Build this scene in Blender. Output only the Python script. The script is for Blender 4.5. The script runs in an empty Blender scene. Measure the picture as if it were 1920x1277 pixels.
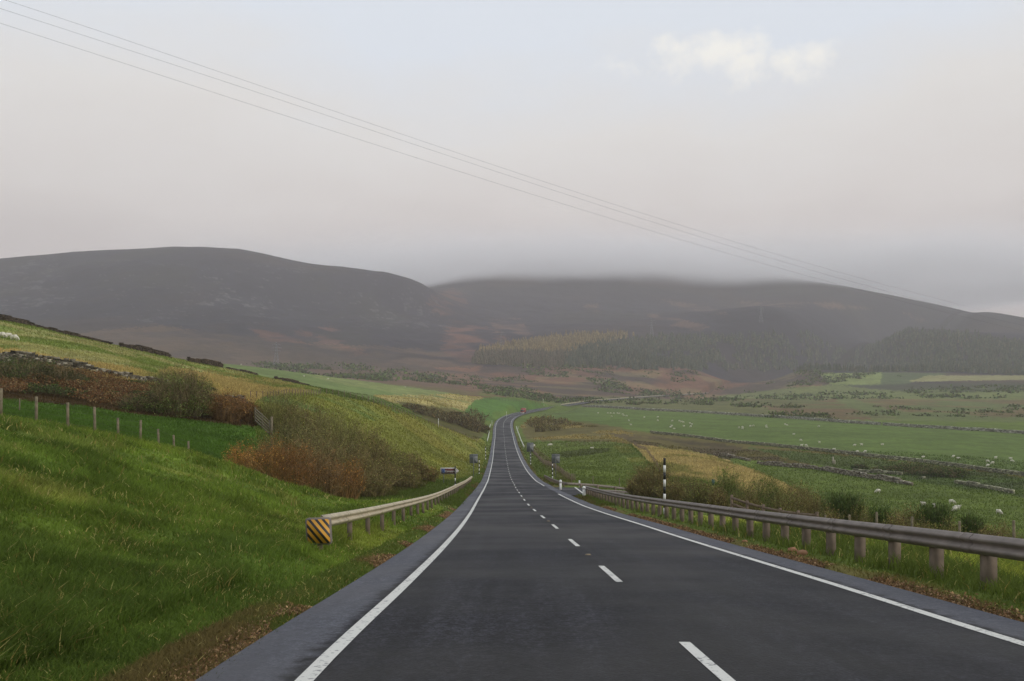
import bpy, math, random
import numpy as np
R = np.random.default_rng(11)
random.seed(5)
sc = bpy.context.scene
COL = sc.collection
F = 1700.0; CX = 960.0; HY = 705.0          # focal length and horizon of the photograph in its own pixels

# ------------------------------------------------------------------ small helpers
def lin(r, g, b, k=1.0):
    f = lambda c: ((c/255+0.055)/1.055)**2.4 if c > 10 else c/255/12.92
    return np.array([f(r)*k, f(g)*k, f(b)*k])

def hash2(ix, iy, seed):
    h = (ix.astype(np.int64)*374761393 + iy.astype(np.int64)*668265263 + seed*144269) & 0xffffffff
    h = ((h ^ (h >> 13))*1274126177) & 0xffffffff
    h = h ^ (h >> 16)
    return (h & 0xffff)/65535.0
def vnoise(x, y, seed=0):
    x = np.asarray(x, float); y = np.asarray(y, float)
    ix = np.floor(x); iy = np.floor(y); fx = x-ix; fy = y-iy
    fx = fx*fx*(3-2*fx); fy = fy*fy*(3-2*fy)
    a = hash2(ix, iy, seed); b = hash2(ix+1, iy, seed); c = hash2(ix, iy+1, seed); d = hash2(ix+1, iy+1, seed)
    return (a*(1-fx)+b*fx)*(1-fy)+(c*(1-fx)+d*fx)*fy
def fbm(x, y, s, o=4, seed=0):              # about -1..1, feature size s
    v = 0; a = 1; t = 0
    for k in range(o):
        v = v + a*(vnoise(x/s*2**k+17.3*k, y/s*2**k-9.1*k, seed+k)*2-1); t += a; a *= .5
    return v/t*1.5
def sstep(a, b, x):
    t = np.clip((x-a)/(b-a), 0, 1); return t*t*(3-2*t)

# ------------------------------------------------------------------ materials
def new_mat(name):
    m = bpy.data.materials.new(name); m.use_nodes = True
    nt = m.node_tree; b = nt.nodes['Principled BSDF']
    return m, nt, b
def N(nt, t, **kw):
    n = nt.nodes.new(t)
    for k, v in kw.items(): setattr(n, k, v)
    return n
def plain(name, col, rough=.7, metal=0., var=.25, scale=8., bump=0., spec=.3):
    m, nt, b = new_mat(name)
    tc = N(nt, 'ShaderNodeTexCoord'); no = N(nt, 'ShaderNodeTexNoise')
    no.inputs['Scale'].default_value = scale; no.inputs['Detail'].default_value = 5
    nt.links.new(tc.outputs['Object'], no.inputs['Vector'])
    mr = N(nt, 'ShaderNodeMapRange'); mr.inputs[1].default_value = .3; mr.inputs[2].default_value = .7
    mr.inputs[3].default_value = 1-var; mr.inputs[4].default_value = 1+var
    nt.links.new(no.outputs[0], mr.inputs[0])
    mx = N(nt, 'ShaderNodeVectorMath', operation='SCALE'); mx.inputs[0].default_value = tuple(col)
    nt.links.new(mr.outputs[0], mx.inputs['Scale'])
    nt.links.new(mx.outputs[0], b.inputs['Base Color'])
    b.inputs['Roughness'].default_value = rough; b.inputs['Metallic'].default_value = metal
    b.inputs['Specular IOR Level'].default_value = spec
    if bump:
        bp = N(nt, 'ShaderNodeBump'); bp.inputs['Strength'].default_value = bump; bp.inputs['Distance'].default_value = .02
        nt.links.new(no.outputs[0], bp.inputs['Height']); nt.links.new(bp.outputs[0], b.inputs['Normal'])
    return m
def leafmat(name, transl=.35, var=.35):
    """reads the mesh colour attribute, varies it leaf by leaf, lets some light through"""
    m, nt, b = new_mat(name)
    at = N(nt, 'ShaderNodeAttribute', attribute_name='Col'); ge = N(nt, 'ShaderNodeNewGeometry')
    mr = N(nt, 'ShaderNodeMapRange'); mr.inputs[3].default_value = 1-var; mr.inputs[4].default_value = 1+var
    nt.links.new(ge.outputs['Random Per Island'], mr.inputs[0])
    mx = N(nt, 'ShaderNodeVectorMath', operation='SCALE')
    nt.links.new(at.outputs['Color'], mx.inputs[0]); nt.links.new(mr.outputs[0], mx.inputs['Scale'])
    nt.links.new(mx.outputs[0], b.inputs['Base Color']); b.inputs['Roughness'].default_value = .75
    b.inputs['Specular IOR Level'].default_value = .15
    if transl:
        tr = N(nt, 'ShaderNodeBsdfTranslucent'); nt.links.new(mx.outputs[0], tr.inputs['Color'])
        ms = N(nt, 'ShaderNodeMixShader'); ms.inputs[0].default_value = transl
        nt.links.new(b.outputs[0], ms.inputs[1]); nt.links.new(tr.outputs[0], ms.inputs[2])
        nt.links.new(ms.outputs[0], nt.nodes['Material Output'].inputs['Surface'])
    return m

# ------------------------------------------------------------------ mesh building
def make_mesh(name, V, polys, mat=None, col=None, smooth=False, mats=None, mi=None):
    """V (n,3); polys: list of int arrays (m,k)"""
    me = bpy.data.meshes.new(name)
    V = np.asarray(V, np.float32)
    polys = [np.asarray(p, np.int32) for p in polys if len(p)]
    me.vertices.add(len(V)); me.vertices.foreach_set('co', V.ravel())
    nl = sum(p.size for p in polys); npoly = sum(len(p) for p in polys)
    me.loops.add(nl); me.polygons.add(npoly)
    me.loops.foreach_set('vertex_index', np.concatenate([p.ravel() for p in polys]))
    tot = np.concatenate([np.full(len(p), p.shape[1], np.int32) for p in polys])
    st = np.concatenate([[0], np.cumsum(tot)[:-1]]).astype(np.int32)
    me.polygons.foreach_set('loop_start', st); me.polygons.foreach_set('loop_total', tot)
    if smooth: me.polygons.foreach_set('use_smooth', np.ones(npoly, bool))
    if mats:
        for m in mats: me.materials.append(m)
        if mi is not None: me.polygons.foreach_set('material_index', np.asarray(mi, np.int32))
    elif mat: me.materials.append(mat)
    if col is not None:
        a = me.color_attributes.new('Col', 'FLOAT_COLOR', 'POINT')
        c = np.ones((len(V), 4), np.float32); c[:, :3] = col
        a.data.foreach_set('color', c.ravel())
    me.update(calc_edges=True); me.validate()
    return me
class MB:
    """collects pieces of one mesh"""
    def __init__(s): s.v = []; s.p = []; s.c = []; s.n = 0; s.mi = []
    def add(s, V, polys, col=None, mi=0):
        V = np.asarray(V, float).reshape(-1, 3); s.v.append(V)
        for p in polys:
            p = np.asarray(p, int)
            s.p.append(p+s.n); s.mi.append(np.full(len(p), mi))
        c = np.zeros((len(V), 3)); c[:] = (1, 1, 1) if col is None else col
        s.c.append(c); s.n += len(V)
    def box(s, c, size, rz=0., taper=1., mi=0, tilt=None):
        x, y, z = [q/2 for q in size]
        V = np.array([[-x,-y,-z],[x,-y,-z],[x,y,-z],[-x,y,-z],[-x*taper,-y*taper,z],[x*taper,-y*taper,z],[x*taper,y*taper,z],[-x*taper,y*taper,z]])
        if tilt is not None: V = V @ np.array(tilt).T
        ca, sa = math.cos(rz), math.sin(rz)
        V = V @ np.array([[ca,-sa,0],[sa,ca,0],[0,0,1]]).T + np.array(c)
        s.add(V, [np.array([[0,3,2,1],[4,5,6,7],[0,1,5,4],[1,2,6,5],[2,3,7,6],[3,0,4,7]])], mi=mi)
    def bar(s, a, b, w, h=None, mi=0):
        """square bar from a to b"""
        a = np.array(a, float); b = np.array(b, float); h = h or w
        d = (b-a)/np.linalg.norm(b-a); up = np.array([0, 0, 1.]) if abs(d[2]) < .95 else np.array([0, 1., 0])
        r = np.cross(d, up); r /= np.linalg.norm(r); u = np.cross(r, d)
        V = [a+r*i*w/2+u*j*h/2 for i, j in ((-1,-1),(1,-1),(1,1),(-1,1))]+[b+r*i*w/2+u*j*h/2 for i, j in ((-1,-1),(1,-1),(1,1),(-1,1))]
        s.add(V, [np.array([[0,1,2,3],[7,6,5,4],[0,4,5,1],[1,5,6,2],[2,6,7,3],[3,7,4,0]])], mi=mi)
    def cyl(s, a, b, r, n=10, r2=None, mi=0, cap=True):
        a = np.array(a, float); b = np.array(b, float); r2 = r if r2 is None else r2
        d = (b-a)/np.linalg.norm(b-a); up = np.array([0, 0, 1.]) if abs(d[2]) < .95 else np.array([0, 1., 0])
        x = np.cross(d, up); x /= np.linalg.norm(x); y = np.cross(d, x)
        t = np.arange(n)/n*2*np.pi; ring = np.cos(t)[:, None]*x+np.sin(t)[:, None]*y
        V = np.vstack([a+ring*r, b+ring*r2]); i = np.arange(n); j = (i+1) % n
        P = [np.stack([j, i, i+n, j+n], 1)]
        if cap: P += [i[None, :], (i+n)[::-1][None, :]]
        s.add(V, P, mi=mi)
    def sweep(s, path, prof, closed=True, mi=0):
        """profile (k,2: side, up) carried along a path (n,3)"""
        path = np.asarray(path, float); prof = np.asarray(prof, float)
        t = np.gradient(path, axis=0); t[:, 2] = 0; t /= np.linalg.norm(t, axis=1)[:, None]
        side = np.stack([t[:, 1], -t[:, 0], 0*t[:, 0]], 1)
        n, k = len(path), len(prof)
        V = path[:, None, :]+side[:, None, :]*prof[None, :, 0, None]+np.array([0, 0, 1.])*prof[None, :, 1, None]
        a = np.arange(n-1)[:, None]*k; j = np.arange(k if closed else k-1)[None, :]; j2 = (j+1) % k
        s.add(V.reshape(-1, 3), [np.stack([a+j, a+j2, a+k+j2, a+k+j], -1).reshape(-1, 4)]
              + ([np.arange(k)[None, :], np.arange(k)[::-1][None, :]+(n-1)*k] if closed else []), mi=mi)
    def build(s, name, mat=None, parent=None, smooth=False, mats=None, color=False):
        me = make_mesh(name, np.vstack(s.v), s.p, mat, np.vstack(s.c) if color else None, smooth, mats,
                       np.concatenate(s.mi) if mats else None)
        return link(name, me, parent)
def link(name, me, parent=None):
    o = bpy.data.objects.new(name, me); COL.objects.link(o)
    if parent is not None: o.parent = parent
    return o
def tag(o, label=None, cat=None, group=None, kind=None):
    if label: o['label'] = label
    if cat: o['category'] = cat
    if group: o['group'] = group
    if kind: o['kind'] = kind
    return o
def empty(name, loc, rz=0., label=None, cat=None, group=None):
    o = bpy.data.objects.new(name, None); COL.objects.link(o); o.location = tuple(loc); o.rotation_euler = (0, 0, rz)
    o.empty_display_size = .3
    return tag(o, label, cat, group)
def copy_tree(o, parent=None):
    c = o.copy(); COL.objects.link(c)
    if parent is not None: c.parent = parent
    for ch in list(o.children): copy_tree(ch, c)
    return c

# ------------------------------------------------------------------ the main road: centre line in plan and height
RT = np.array([  # y forward, x, z
 (-60,3.9,5.6),(-20,2.7,.72),(0,2.1,-1.74),(8,1.84,-2.69),(15,1.84,-3.52),(22.5,1.8,-4.42),(30,1.72,-5.3),(36,1.64,-5.98),(44.5,1.48,-6.95),(52,1.33,-7.79),(60,1.16,-8.65),
 (75,.9,-10.15),(90,.68,-11.6),(104,.47,-12.95),(120,.25,-14.35),(137,.0,-15.9),(155,-.27,-17.25),(174,-.55,-18.55),(195,-.83,-19.8),(214,-1.08,-20.8),(240,-1.44,-22.0),
 (266,-1.83,-22.95),(305,-2.39,-24.0),(340,-2.85,-24.7),(376,-3.3,-25.0),(410,-3.9,-24.9),(443,-4.25,-24.6),(475,-4.1,-24.4),(505,-3.2,-24.3),(540,-.4,-24.15),(565,2.9,-24.1),
 (590,7.3,-24.1),(620,13.6,-24.1),(650,21,-24.1),(720,39,-24.3),(790,58,-24.4),(870,81,-24.4),(970,117,-25),(1080,160,-25.5),(1320,272,-26.5),(1620,448,-26.5),(2000,695,-24),(2500,1120,-18),(3000,1600,-10)])
ry = np.concatenate([np.arange(-60, 120, 1.5), np.arange(120, 700, 3), np.arange(700, 3000, 12)])
def smooth_interp(x, xp, fp):
    m = np.gradient(fp, xp); i = np.clip(np.searchsorted(xp, x)-1, 0, len(xp)-2)
    h = xp[i+1]-xp[i]; t = (x-xp[i])/h
    return (2*t**3-3*t**2+1)*fp[i]+(t**3-2*t**2+t)*h*m[i]+(-2*t**3+3*t**2)*fp[i+1]+(t**3-t**2)*h*m[i+1]
rx = smooth_interp(ry, RT[:, 0], RT[:, 1]); rz = smooth_interp(ry, RT[:, 0], RT[:, 2])
RC = np.stack([rx, ry, rz], 1)
tg = np.gradient(RC[:, :2], axis=0); tg /= np.linalg.norm(tg, axis=1)[:, None]
RN = np.stack([tg[:, 1], -tg[:, 0]], 1)        # to the right
RS = np.concatenate([[0], np.cumsum(np.linalg.norm(np.diff(RC, axis=0), axis=1))]); RS -= np.interp(0, ry, RS)
def road_at(y, off=0., dz=0.):
    """point beside the centre line at forward distance y of the centre line"""
    return np.array([np.interp(y, ry, rx)+np.interp(y, ry, RN[:, 0])*off, y+np.interp(y, ry, RN[:, 1])*off, np.interp(y, ry, rz)+dz])
def road_s(s, off=0., dz=0.):
    y = np.interp(s, RS, ry); return road_at(y, off, dz)
HW = 4.7

# ------------------------------------------------------------------ terrain: heights from control points
def P(px, py, d): return ((px-CX)/F*d, d, (HY-py)/F*d)
cp = []
for y in (-40, -20, -8, 2, 6, 10, 15, 20, 27, 35, 44, 55, 68, 85, 104, 130, 160, 200, 250, 305, 376, 443, 500, 560, 620, 720, 870, 1080, 1320, 1620, 2000, 2500):
    for o in (-5.2, 0, 5.2): cp.append(tuple(road_at(y, o)))
# left bank beside the road (offset from the centre line, height above the road)
for y, k in ((-20, 1), (0, 1), (6, 1), (10, 1), (15, 1), (20, 1), (27, 1), (34, 1.0), (42, .92), (49, .82)):
    for o, h in ((-6.3, .26), (-7.2, .36), (-9, .8), (-13, 2.2), (-17, 3.45), (-21, 4.25), (-26, 4.2), (-40, 4.6), (-60, 6)):
        if abs(o) < 26 or y < 30: cp.append(tuple(road_at(y, o, h*k)))
for y in (42, 49, 57, 68, 80, 95, 110, 126): cp.append(tuple(road_at(y, -6.2, .42)))
for l in (
 # bank end and the scrub foot
 (430,898,52),(490,925,49),(545,941,47),(620,943,53),(700,938,62),(770,926,74),(825,912,90),
 # field behind the bank
 (0,800,46),(0,790,54),(100,802,50),(100,790,58),(200,816,54),(200,806,60),(300,838,58),(300,822,64),(380,862,60),(380,845,66),(450,885,63),
 (0,752,78),(120,760,80),(250,776,84),(400,792,88),(475,800,90),
 # rising ground under the scrub band and the wall
 (0,722,92),(150,735,94),(300,745,97),(420,765,99),(0,678,106),(100,690,108),(200,704,110),(290,722,112),(400,748,114),(470,756,116),
 # hillside with the sheep
 (0,656,118),(150,675,122),(300,700,126),(420,728,128),(500,744,132),(0,633,142),(150,650,148),(300,685,160),(450,718,170),
 (0,600,172),(60,612,178),(120,627,182),(220,650,188),(330,673,200),(420,692,210),(520,716,225),(590,733,235),
 (-200,560,165),(-200,650,115),(-200,730,85),(-400,560,160),
 (0,640,230),(120,655,240),(330,690,270),(480,712,290),(590,737,280),
 # cutting slope: crest, middle, foot
 (500,746,128),(540,740,145),(600,739,165),(650,745,178),(700,757,192),(750,772,215),(800,790,240),(860,812,275),(900,827,315),
 (560,790,108),(620,800,118),(700,812,140),(780,832,170),(840,848,200),(880,858,220),
 (560,850,85),(640,868,88),(720,880,98),(790,886,115),(840,888,135),(880,884,160),(900,872,200),
 (640,742,215),(700,760,235),(760,778,262),(820,800,300),
 # far green field on the left
 (500,712,330),(620,735,320),(720,748,340),(800,752,390),(420,682,560),(500,691,580),(600,704,600),(700,717,610),(830,737,620),(420,695,700),(600,712,700),(300,690,500),(100,660,400),
 (760,775,360),(820,790,360),(880,808,365),(900,800,420),(860,770,430),(780,752,450),(720,745,430),
 # green mound inside the bend
 (900,765,520),(890,752,560),(930,747,600),(980,748,640),(1030,756,690),(930,768,540),(960,760,590),(880,748,640),(930,744,700),
 # moor foot
 (0,690,900),(200,690,900),(450,692,1000),(700,716,900),(850,730,850),(950,737,900),(1050,742,1000),(1250,736,1300),(1150,728,1200),(900,712,1150),(600,697,1150),
 (200,640,1300),(450,660,1350),(700,680,1350),(900,690,1400),(1100,692,1450),(1300,692,1500),(1500,694,1500),(1700,696,1500),(1920,702,1500),
 # left hill
 (-500,540,1700),(-500,500,2500),(-250,520,2400),(0,600,1600),(200,590,1650),(400,600,1650),(600,620,1700),(800,640,1750),
 (0,540,2000),(200,520,2050),(400,520,2100),(600,545,2150),(740,565,2200),
 (-120,500,2350),(0,484,2400),(150,471,2450),(250,466,2480),(350,463,2500),(430,466,2500),(480,473,2480),(530,486,2450),(640,499,2420),(730,513,2400),(770,526,2420),(800,534,2500),
 (0,520,3200),(350,500,3200),(600,530,3000),(730,548,3000),
 # right hill
 (900,640,1800),(1100,628,1950),(1300,622,2050),(1500,620,2050),(1700,618,2050),(1920,630,2000),(2100,640,2000),
 (850,565,2500),(1000,565,2700),(1200,568,2750),(1400,575,2700),(1600,585,2600),(1800,600,2500),
 (880,516,3500),(940,503,3700),(1000,492,3900),(1100,484,4000),(1200,482,4000),(1300,488,3900),(1380,500,3700),(1450,513,3500),(1530,528,3250),(1600,544,3050),(1680,560,2950),(1760,575,2850),(1840,590,2800),(1920,601,2750),(2050,612,2750),(2300,640,2700),
 (1840,612,3300),(1920,624,3200),(2050,642,3200),(1760,596,3350),(1870,605,2350),(1920,612,2350),
 (900,560,5200),(1200,540,5600),(1500,570,5000),(1800,620,4500),(2200,660,4200),
 # right verge and falling ground
 (1920,1052,22),(1920,1045,30),(1700,1030,31),(1550,1005,37),(1400,975,48),(1300,950,62),(1250,936,78),(1200,925,105),
 (1500,1012,46),(1700,1035,40),(1920,1062,36),(1400,978,60),(1920,1060,60),(1700,1015,75),(1550,985,85),(1400,958,98),(1920,1035,90),
 (2300,1150,20),(2600,1200,14),(2300,1090,60),
 # side road ground
 (1150,925,104),(1250,936,110),(1350,950,112),
 # near right field by the road and the tan ridge
 (1050,905,133),(1080,880,175),(1040,862,230),(1010,842,300),(1060,838,300),(1130,842,275),(1150,870,200),(1150,900,152),(1240,905,140),(1230,868,200),(1180,833,310),(1220,838,300),
 (1290,850,255),(1350,862,225),(1420,884,190),(1490,914,155),(1350,900,165),(1300,880,190),(1420,930,140),
 (1300,858,300),(1360,874,270),(1430,897,225),(1500,925,190),
 # lower fields
 (1560,960,150),(1700,970,145),(1800,985,138),(1920,1005,128),(1500,905,215),(1600,905,210),(1700,925,193),(1800,945,175),(1920,965,160),
 (1350,857,283),(1500,878,248),(1620,895,225),(1720,912,206),(1900,930,187),(2100,990,150),(2100,930,190),
 (1200,828,335),(1340,825,370),(1480,838,335),(1640,857,290),(1780,873,262),(1920,892,240),(2150,920,215),
 (1000,800,440),(1010,818,380),(1080,800,430),(1090,782,520),(1200,792,480),(1020,778,560),
 (1090,763,700),(1200,768,660),(1340,776,620),(1480,784,570),(1600,793,525),(1760,803,480),(1920,813,450),(2200,835,400),
 (1200,756,850),(1400,760,800),(1600,768,720),(1800,780,640),(1920,785,600),
 (1400,745,1050),(1600,745,1000),(1800,748,950),(1920,750,920),(1450,732,1300),(1600,725,1250),(1800,716,1250),(1920,714,1250),(2300,740,900),(2300,690,1600),(2300,610,2200),
 ): cp.append(P(*l))
cp = np.array(cp)
def polar(X, Y): return np.arctan2(X, Y)*4.25, np.log(np.hypot(X, Y)+.5)*2.2
cu, cv = polar(cp[:, 0], cp[:, 1]); cr = np.hypot(cp[:, 0], cp[:, 1]); cval = cp[:, 2]/(cr+.5)
def kern(d2): return np.where(d2 > 1e-12, .5*d2*np.log(np.maximum(d2, 1e-12)), 0)
n = len(cp)
A = np.zeros((n+3, n+3)); A[:n, :n] = kern((cu[:, None]-cu)**2+(cv[:, None]-cv)**2)+np.eye(n)*.004
A[:n, n] = 1; A[:n, n+1] = cu; A[:n, n+2] = cv; A[n:, :n] = A[:n, n:].T
W = np.linalg.solve(A, np.concatenate([cval, [0, 0, 0]]))
def tps(u, v):
    out = np.empty(u.size); uf = u.ravel(); vf = v.ravel()
    for i in range(0, u.size, 20000):
        s = slice(i, i+20000); d2 = (uf[s, None]-cu)**2+(vf[s, None]-cv)**2
        out[s] = kern(d2) @ W[:n]+W[n]+W[n+1]*uf[s]+W[n+2]*vf[s]
    return out.reshape(u.shape)
TH = np.concatenate([np.linspace(-math.pi, -.66, 110, endpoint=False), np.linspace(-.66, .66, 1500, endpoint=False), np.linspace(.66, math.pi, 111)])
RR = np.concatenate([np.geomspace(1.2, 7, 22, endpoint=False), np.geomspace(7, 900, 400, endpoint=False), np.geomspace(900, 3700, 330, endpoint=False), np.geomspace(3700, 6200, 40)])
def coarse(a, k): return np.unique(np.concatenate([a[::k], a[-1:]]))
THc, RRc = coarse(TH, 5), coarse(RR, 3)
tt, rr = np.meshgrid(THc, RRc)
E = tps(tt*4.25, np.log(rr+.5)*2.2)
# behind the camera the ground just goes on as a plain slope
behind = np.clip(1.74+.0+.119*rr*np.cos(tt), -14, 200)*-1
wB = sstep(1.75, 2.3, np.abs(tt)); E = E*(1-wB)+behind/(rr+.5)*wB
# bilinear upsample
def up(A, x0, x, axis):
    i = np.clip(np.searchsorted(x0, x)-1, 0, len(x0)-2); t = np.clip((x-x0[i])/(x0[i+1]-x0[i]), 0, 1)
    if axis == 1: return A[:, i]*(1-t)+A[:, i+1]*t
    return A[i]*(1-t)[:, None]+A[i+1]*t[:, None]
E = up(up(E, THc, TH, 1), np.log(RRc), np.log(RR), 0)
T, RAD = np.meshgrid(TH, RR)
GX = RAD*np.sin(T); GY = RAD*np.cos(T); GZ = E*(RAD+.5)
# roughness of the ground
amp = np.interp(RAD, [5, 40, 200, 800, 1500, 3000], [.06, .12, .25, .5, 5, 9])
GZ = GZ+amp*fbm(GX, GY, 1, 1, 5)*0+np.where(RAD < 60, .07*fbm(GX, GY, 1.3, 3, 2)+.16*fbm(GX, GY, 6, 2, 31), .2*fbm(GX, GY, 9, 3, 3))
hillw = sstep(900, 1700, RAD); TT_ = T
GZ = GZ+hillw*np.interp(TT_, [.2, .36, .44], [1, .35, 0])*(12*fbm(GX, GY, 420, 5, 8)+5*fbm(GX, GY*.6, 120, 4, 18))*np.clip(1-sstep(2300, 2900, RAD)*.4, 0, 1)
# road corridor
def dist_road(X, Y):
    d = np.full(X.shape, 1e9); z = np.zeros(X.shape)
    m = (np.abs(X-np.interp(Y, ry, rx)) < 90) & (Y > -60) & (Y < 2990)
    xs, ys = X[m], Y[m]; dd = np.full(xs.size, 1e9); zz = np.zeros(xs.size)
    ci = np.searchsorted(ry, ys)
    for k in range(-30, 31):
        i = np.clip(ci+k, 0, len(ry)-2)
        ax, ay = RC[i, 0], RC[i, 1]; bx, by = RC[i+1, 0]-ax, RC[i+1, 1]-ay
        t = np.clip(((xs-ax)*bx+(ys-ay)*by)/(bx*bx+by*by), 0, 1)
        q = np.hypot(xs-ax-t*bx, ys-ay-t*by); better = q < dd
        dd = np.where(better, q, dd); zz = np.where(better, RC[i, 2]+t*(RC[i+1, 2]-RC[i, 2]), zz)
    d[m] = dd; z[m] = zz
    return d, z
RDIST, RZ = dist_road(GX, GY)
w = sstep(5.0, np.where((GX < 0) & (GY < 130), 6.9, 9.0), RDIST)
drop = .07+.0009*RAD
edge = RZ-drop*(1-sstep(4.75, 5.1, RDIST))-.02
GZ = np.where(RDIST < 9, edge*(1-w)+GZ*w, GZ)
# side road mouth and lane (falls away to the right)
def side_surface(X, Y):
    y0 = np.interp(X, [4, 9, 13, 45], [97, 97.5, 98.5, 112]); hwid = np.interp(X, [4.5, 7, 11, 14], [14, 8.5, 3.6, 3.0])
    zc = np.interp(97, ry, rz)-np.interp(X, [4, 8, 14, 24, 45], [0, .12, .75, 2.3, 4.8]); k = np.interp(X, [4, 14], [1, .25])
    return y0, hwid, zc+(np.interp(Y, ry, rz)-np.interp(97, ry, rz))*k
m = (GX > 4) & (GX < 45) & (GY > 70) & (GY < 130)
y0, hwid, zs = side_surface(GX, GY); wS = (1-sstep(0, 3.0, np.abs(GY-y0)-hwid-.3))*sstep(4.2, 5.5, GX)*(1-sstep(38, 45, GX))*m
GZ = GZ*(1-wS)+(zs-.22)*wS
def ground(X, Y):
    X = np.asarray(X, float); Y = np.asarray(Y, float)
    th = np.arctan2(X, Y); r = np.clip(np.hypot(X, Y), RR[0], RR[-1]*.999)
    i = np.clip(np.searchsorted(TH, th)-1, 0, len(TH)-2); j = np.clip(np.searchsorted(RR, r)-1, 0, len(RR)-2)
    a = np.clip((th-TH[i])/(TH[i+1]-TH[i]), 0, 1); b = np.clip((r-RR[j])/(RR[j+1]-RR[j]), 0, 1)
    return (GZ[j, i]*(1-a)+GZ[j, i+1]*a)*(1-b)+(GZ[j+1, i]*(1-a)+GZ[j+1, i+1]*a)*b
DD = np.geomspace(5, 5500, 3000)
def hit(px, py, d0=5, d1=5500):
    """where the ray through a pixel of the photograph first meets the ground"""
    X = (px-CX)/F*DD; Z = (HY-py)/F*DD; g = ground(X, DD); ok = (DD >= d0) & (DD <= d1) & (g >= Z)
    k = np.argmax(ok) if ok.any() else np.argmin(np.where((DD >= d0) & (DD <= d1), (Z-g)/DD, 1e9))
    return np.array([X[k], DD[k], g[k]])
def at(px, d, dz=0.):
    x = (px-CX)/F*d; return np.array([x, d, float(ground(x, d))+dz])
def gp(x, y, dz=0.): return np.array([x, y, float(ground(x, y))+dz])
# ------------------------------------------------------------------ what grows where: albedo on the terrain
KA = 1.05
def C(r, g, b): return lin(r, g, b, KA)
front = GY > 1
PX = np.where(front, CX+F*GX/np.maximum(GY, 1), -9999); PY = np.where(front, HY-F*GZ/np.maximum(GY, 1), 9999); D = GY
n1 = fbm(GX, GY, 14, 4, 40); n2 = fbm(GX, GY, 3.1, 3, 50); n3 = fbm(GX, GY, 70, 4, 60); n4 = fbm(GX, GY, 240, 5, 70)
ALB = np.empty(GX.shape+(3,)); ALB[:] = C(84, 98, 40)
def mixin(wt, col): 
    global ALB
    wt = np.clip(wt, 0, 1)[..., None]; ALB = ALB*(1-wt)+np.asarray(col)*wt
def inside(poly, warp):
    poly = np.array(poly, float); x = PX+warp*n1*1.5; y = PY+warp*n2*.6
    x0, y0 = poly.min(0)-1; x1, y1 = poly.max(0)+1
    m = (x > x0) & (x < x1) & (y > y0) & (y < y1); r = np.zeros(GX.shape, bool)
    xs, ys = x[m], y[m]; c = np.zeros(xs.size, bool)
    for (ax, ay), (bx, by) in zip(poly, np.roll(poly, -1, 0)):
        if ay != by: c ^= ((ay > ys) != (by > ys)) & (xs < (bx-ax)*(ys-ay)/(by-ay)+ax)
    r[m] = c; return r
def paint(poly, col, d0, d1, mix=1., warp=3, noise=None, lo=-.1, hi=.25):
    m = inside(poly, warp) & (D > d0) & (D < d1)
    wt = m*mix
    if noise is not None: wt = wt*sstep(lo, hi, noise)
    mixin(wt, C(*col))
# the moor and the hills
far = sstep(820, 950, D+40*n1)
mixin(far, C(72, 60, 52))
hill = sstep(1250, 1500, D+200*n3)
mixin(hill, C(37, 35, 46))
mixin(hill*sstep(.0, .7, n4)*.5, C(58, 46, 42))
mixin(hill*sstep(.15, .6, fbm(GX, GY*.4, 160, 5, 91))*.3, C(52, 50, 40))
paint([(-50,640),(300,610),(520,640),(900,660),(900,740),(-50,700)], (94,76,60), 850, 1900, .6, 8, n3, -.3, .4)
paint([(800,690),(1500,680),(1560,745),(900,760)], (108,76,58), 640, 1600, .85, 6, n3, -.35, .3)
paint([(900,700),(1560,690),(1560,745),(960,760)], (122,112,74), 640, 1600, .4, 5, fbm(GX, GY, 45, 4, 99), .15, .45)
paint([(560,690),(900,700),(900,750),(640,722)], (100,78,62), 640, 1500, .65, 6)
# russet bracken tongues, burns and screes on the hills
for poly in ([(470,610),(500,612),(560,640),(680,655),(690,668),(560,662),(500,640)], [(590,615),(630,610),(640,640),(660,668),(610,665)], [(540,622),(580,620),(590,636),(555,640)],
             [(265,602),(292,602),(285,625),(292,640),(268,640)], [(840,540),(870,548),(880,600),(905,640),(880,665),(850,640),(820,590),(800,560)], [(830,620),(900,610),(960,640),(880,690),(830,660)]):
    paint(poly, (112,76,62), 1150, 3200, .45, 9, fbm(GX, GY, 60, 4, 12), -.3, .5)
for poly in ([(1095,572),(1125,570),(1120,584),(1100,582)], [(1230,560),(1330,575),(1370,592),(1290,580)], [(1210,590),(1240,588),(1330,612),(1310,622),(1240,604)], [(1380,565),(1560,568),(1640,580),(1400,574)], [(1690,585),(1725,590),(1740,604),(1715,600)],[(920,600),(970,596),(1000,625),(930,640)]):
    paint(poly, (116,88,72), 1500, 3600, .5, 6, fbm(GX, GY, 70, 3, 13), -.5, .3)
sc1 = fbm(GX, GY, 16, 3, 14)
for poly, s in (([(0,500),(100,480),(140,560),(90,590),(0,590)], .25), ([(380,520),(500,520),(520,620),(440,615),(390,580)], .35), ([(640,540),(820,540),(850,620),(680,620)], .33), ([(180,480),(700,500),(760,600),(200,600)], .55), ([(250,598),(290,600),(285,606),(262,606)], -.2)):
    paint(poly, (120,116,112), 1150, 3000, .24, 5, sc1*.7+.55*fbm(GX, GY, 7, 2, 15)+.35*n3, s+.12, s+.3)
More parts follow.
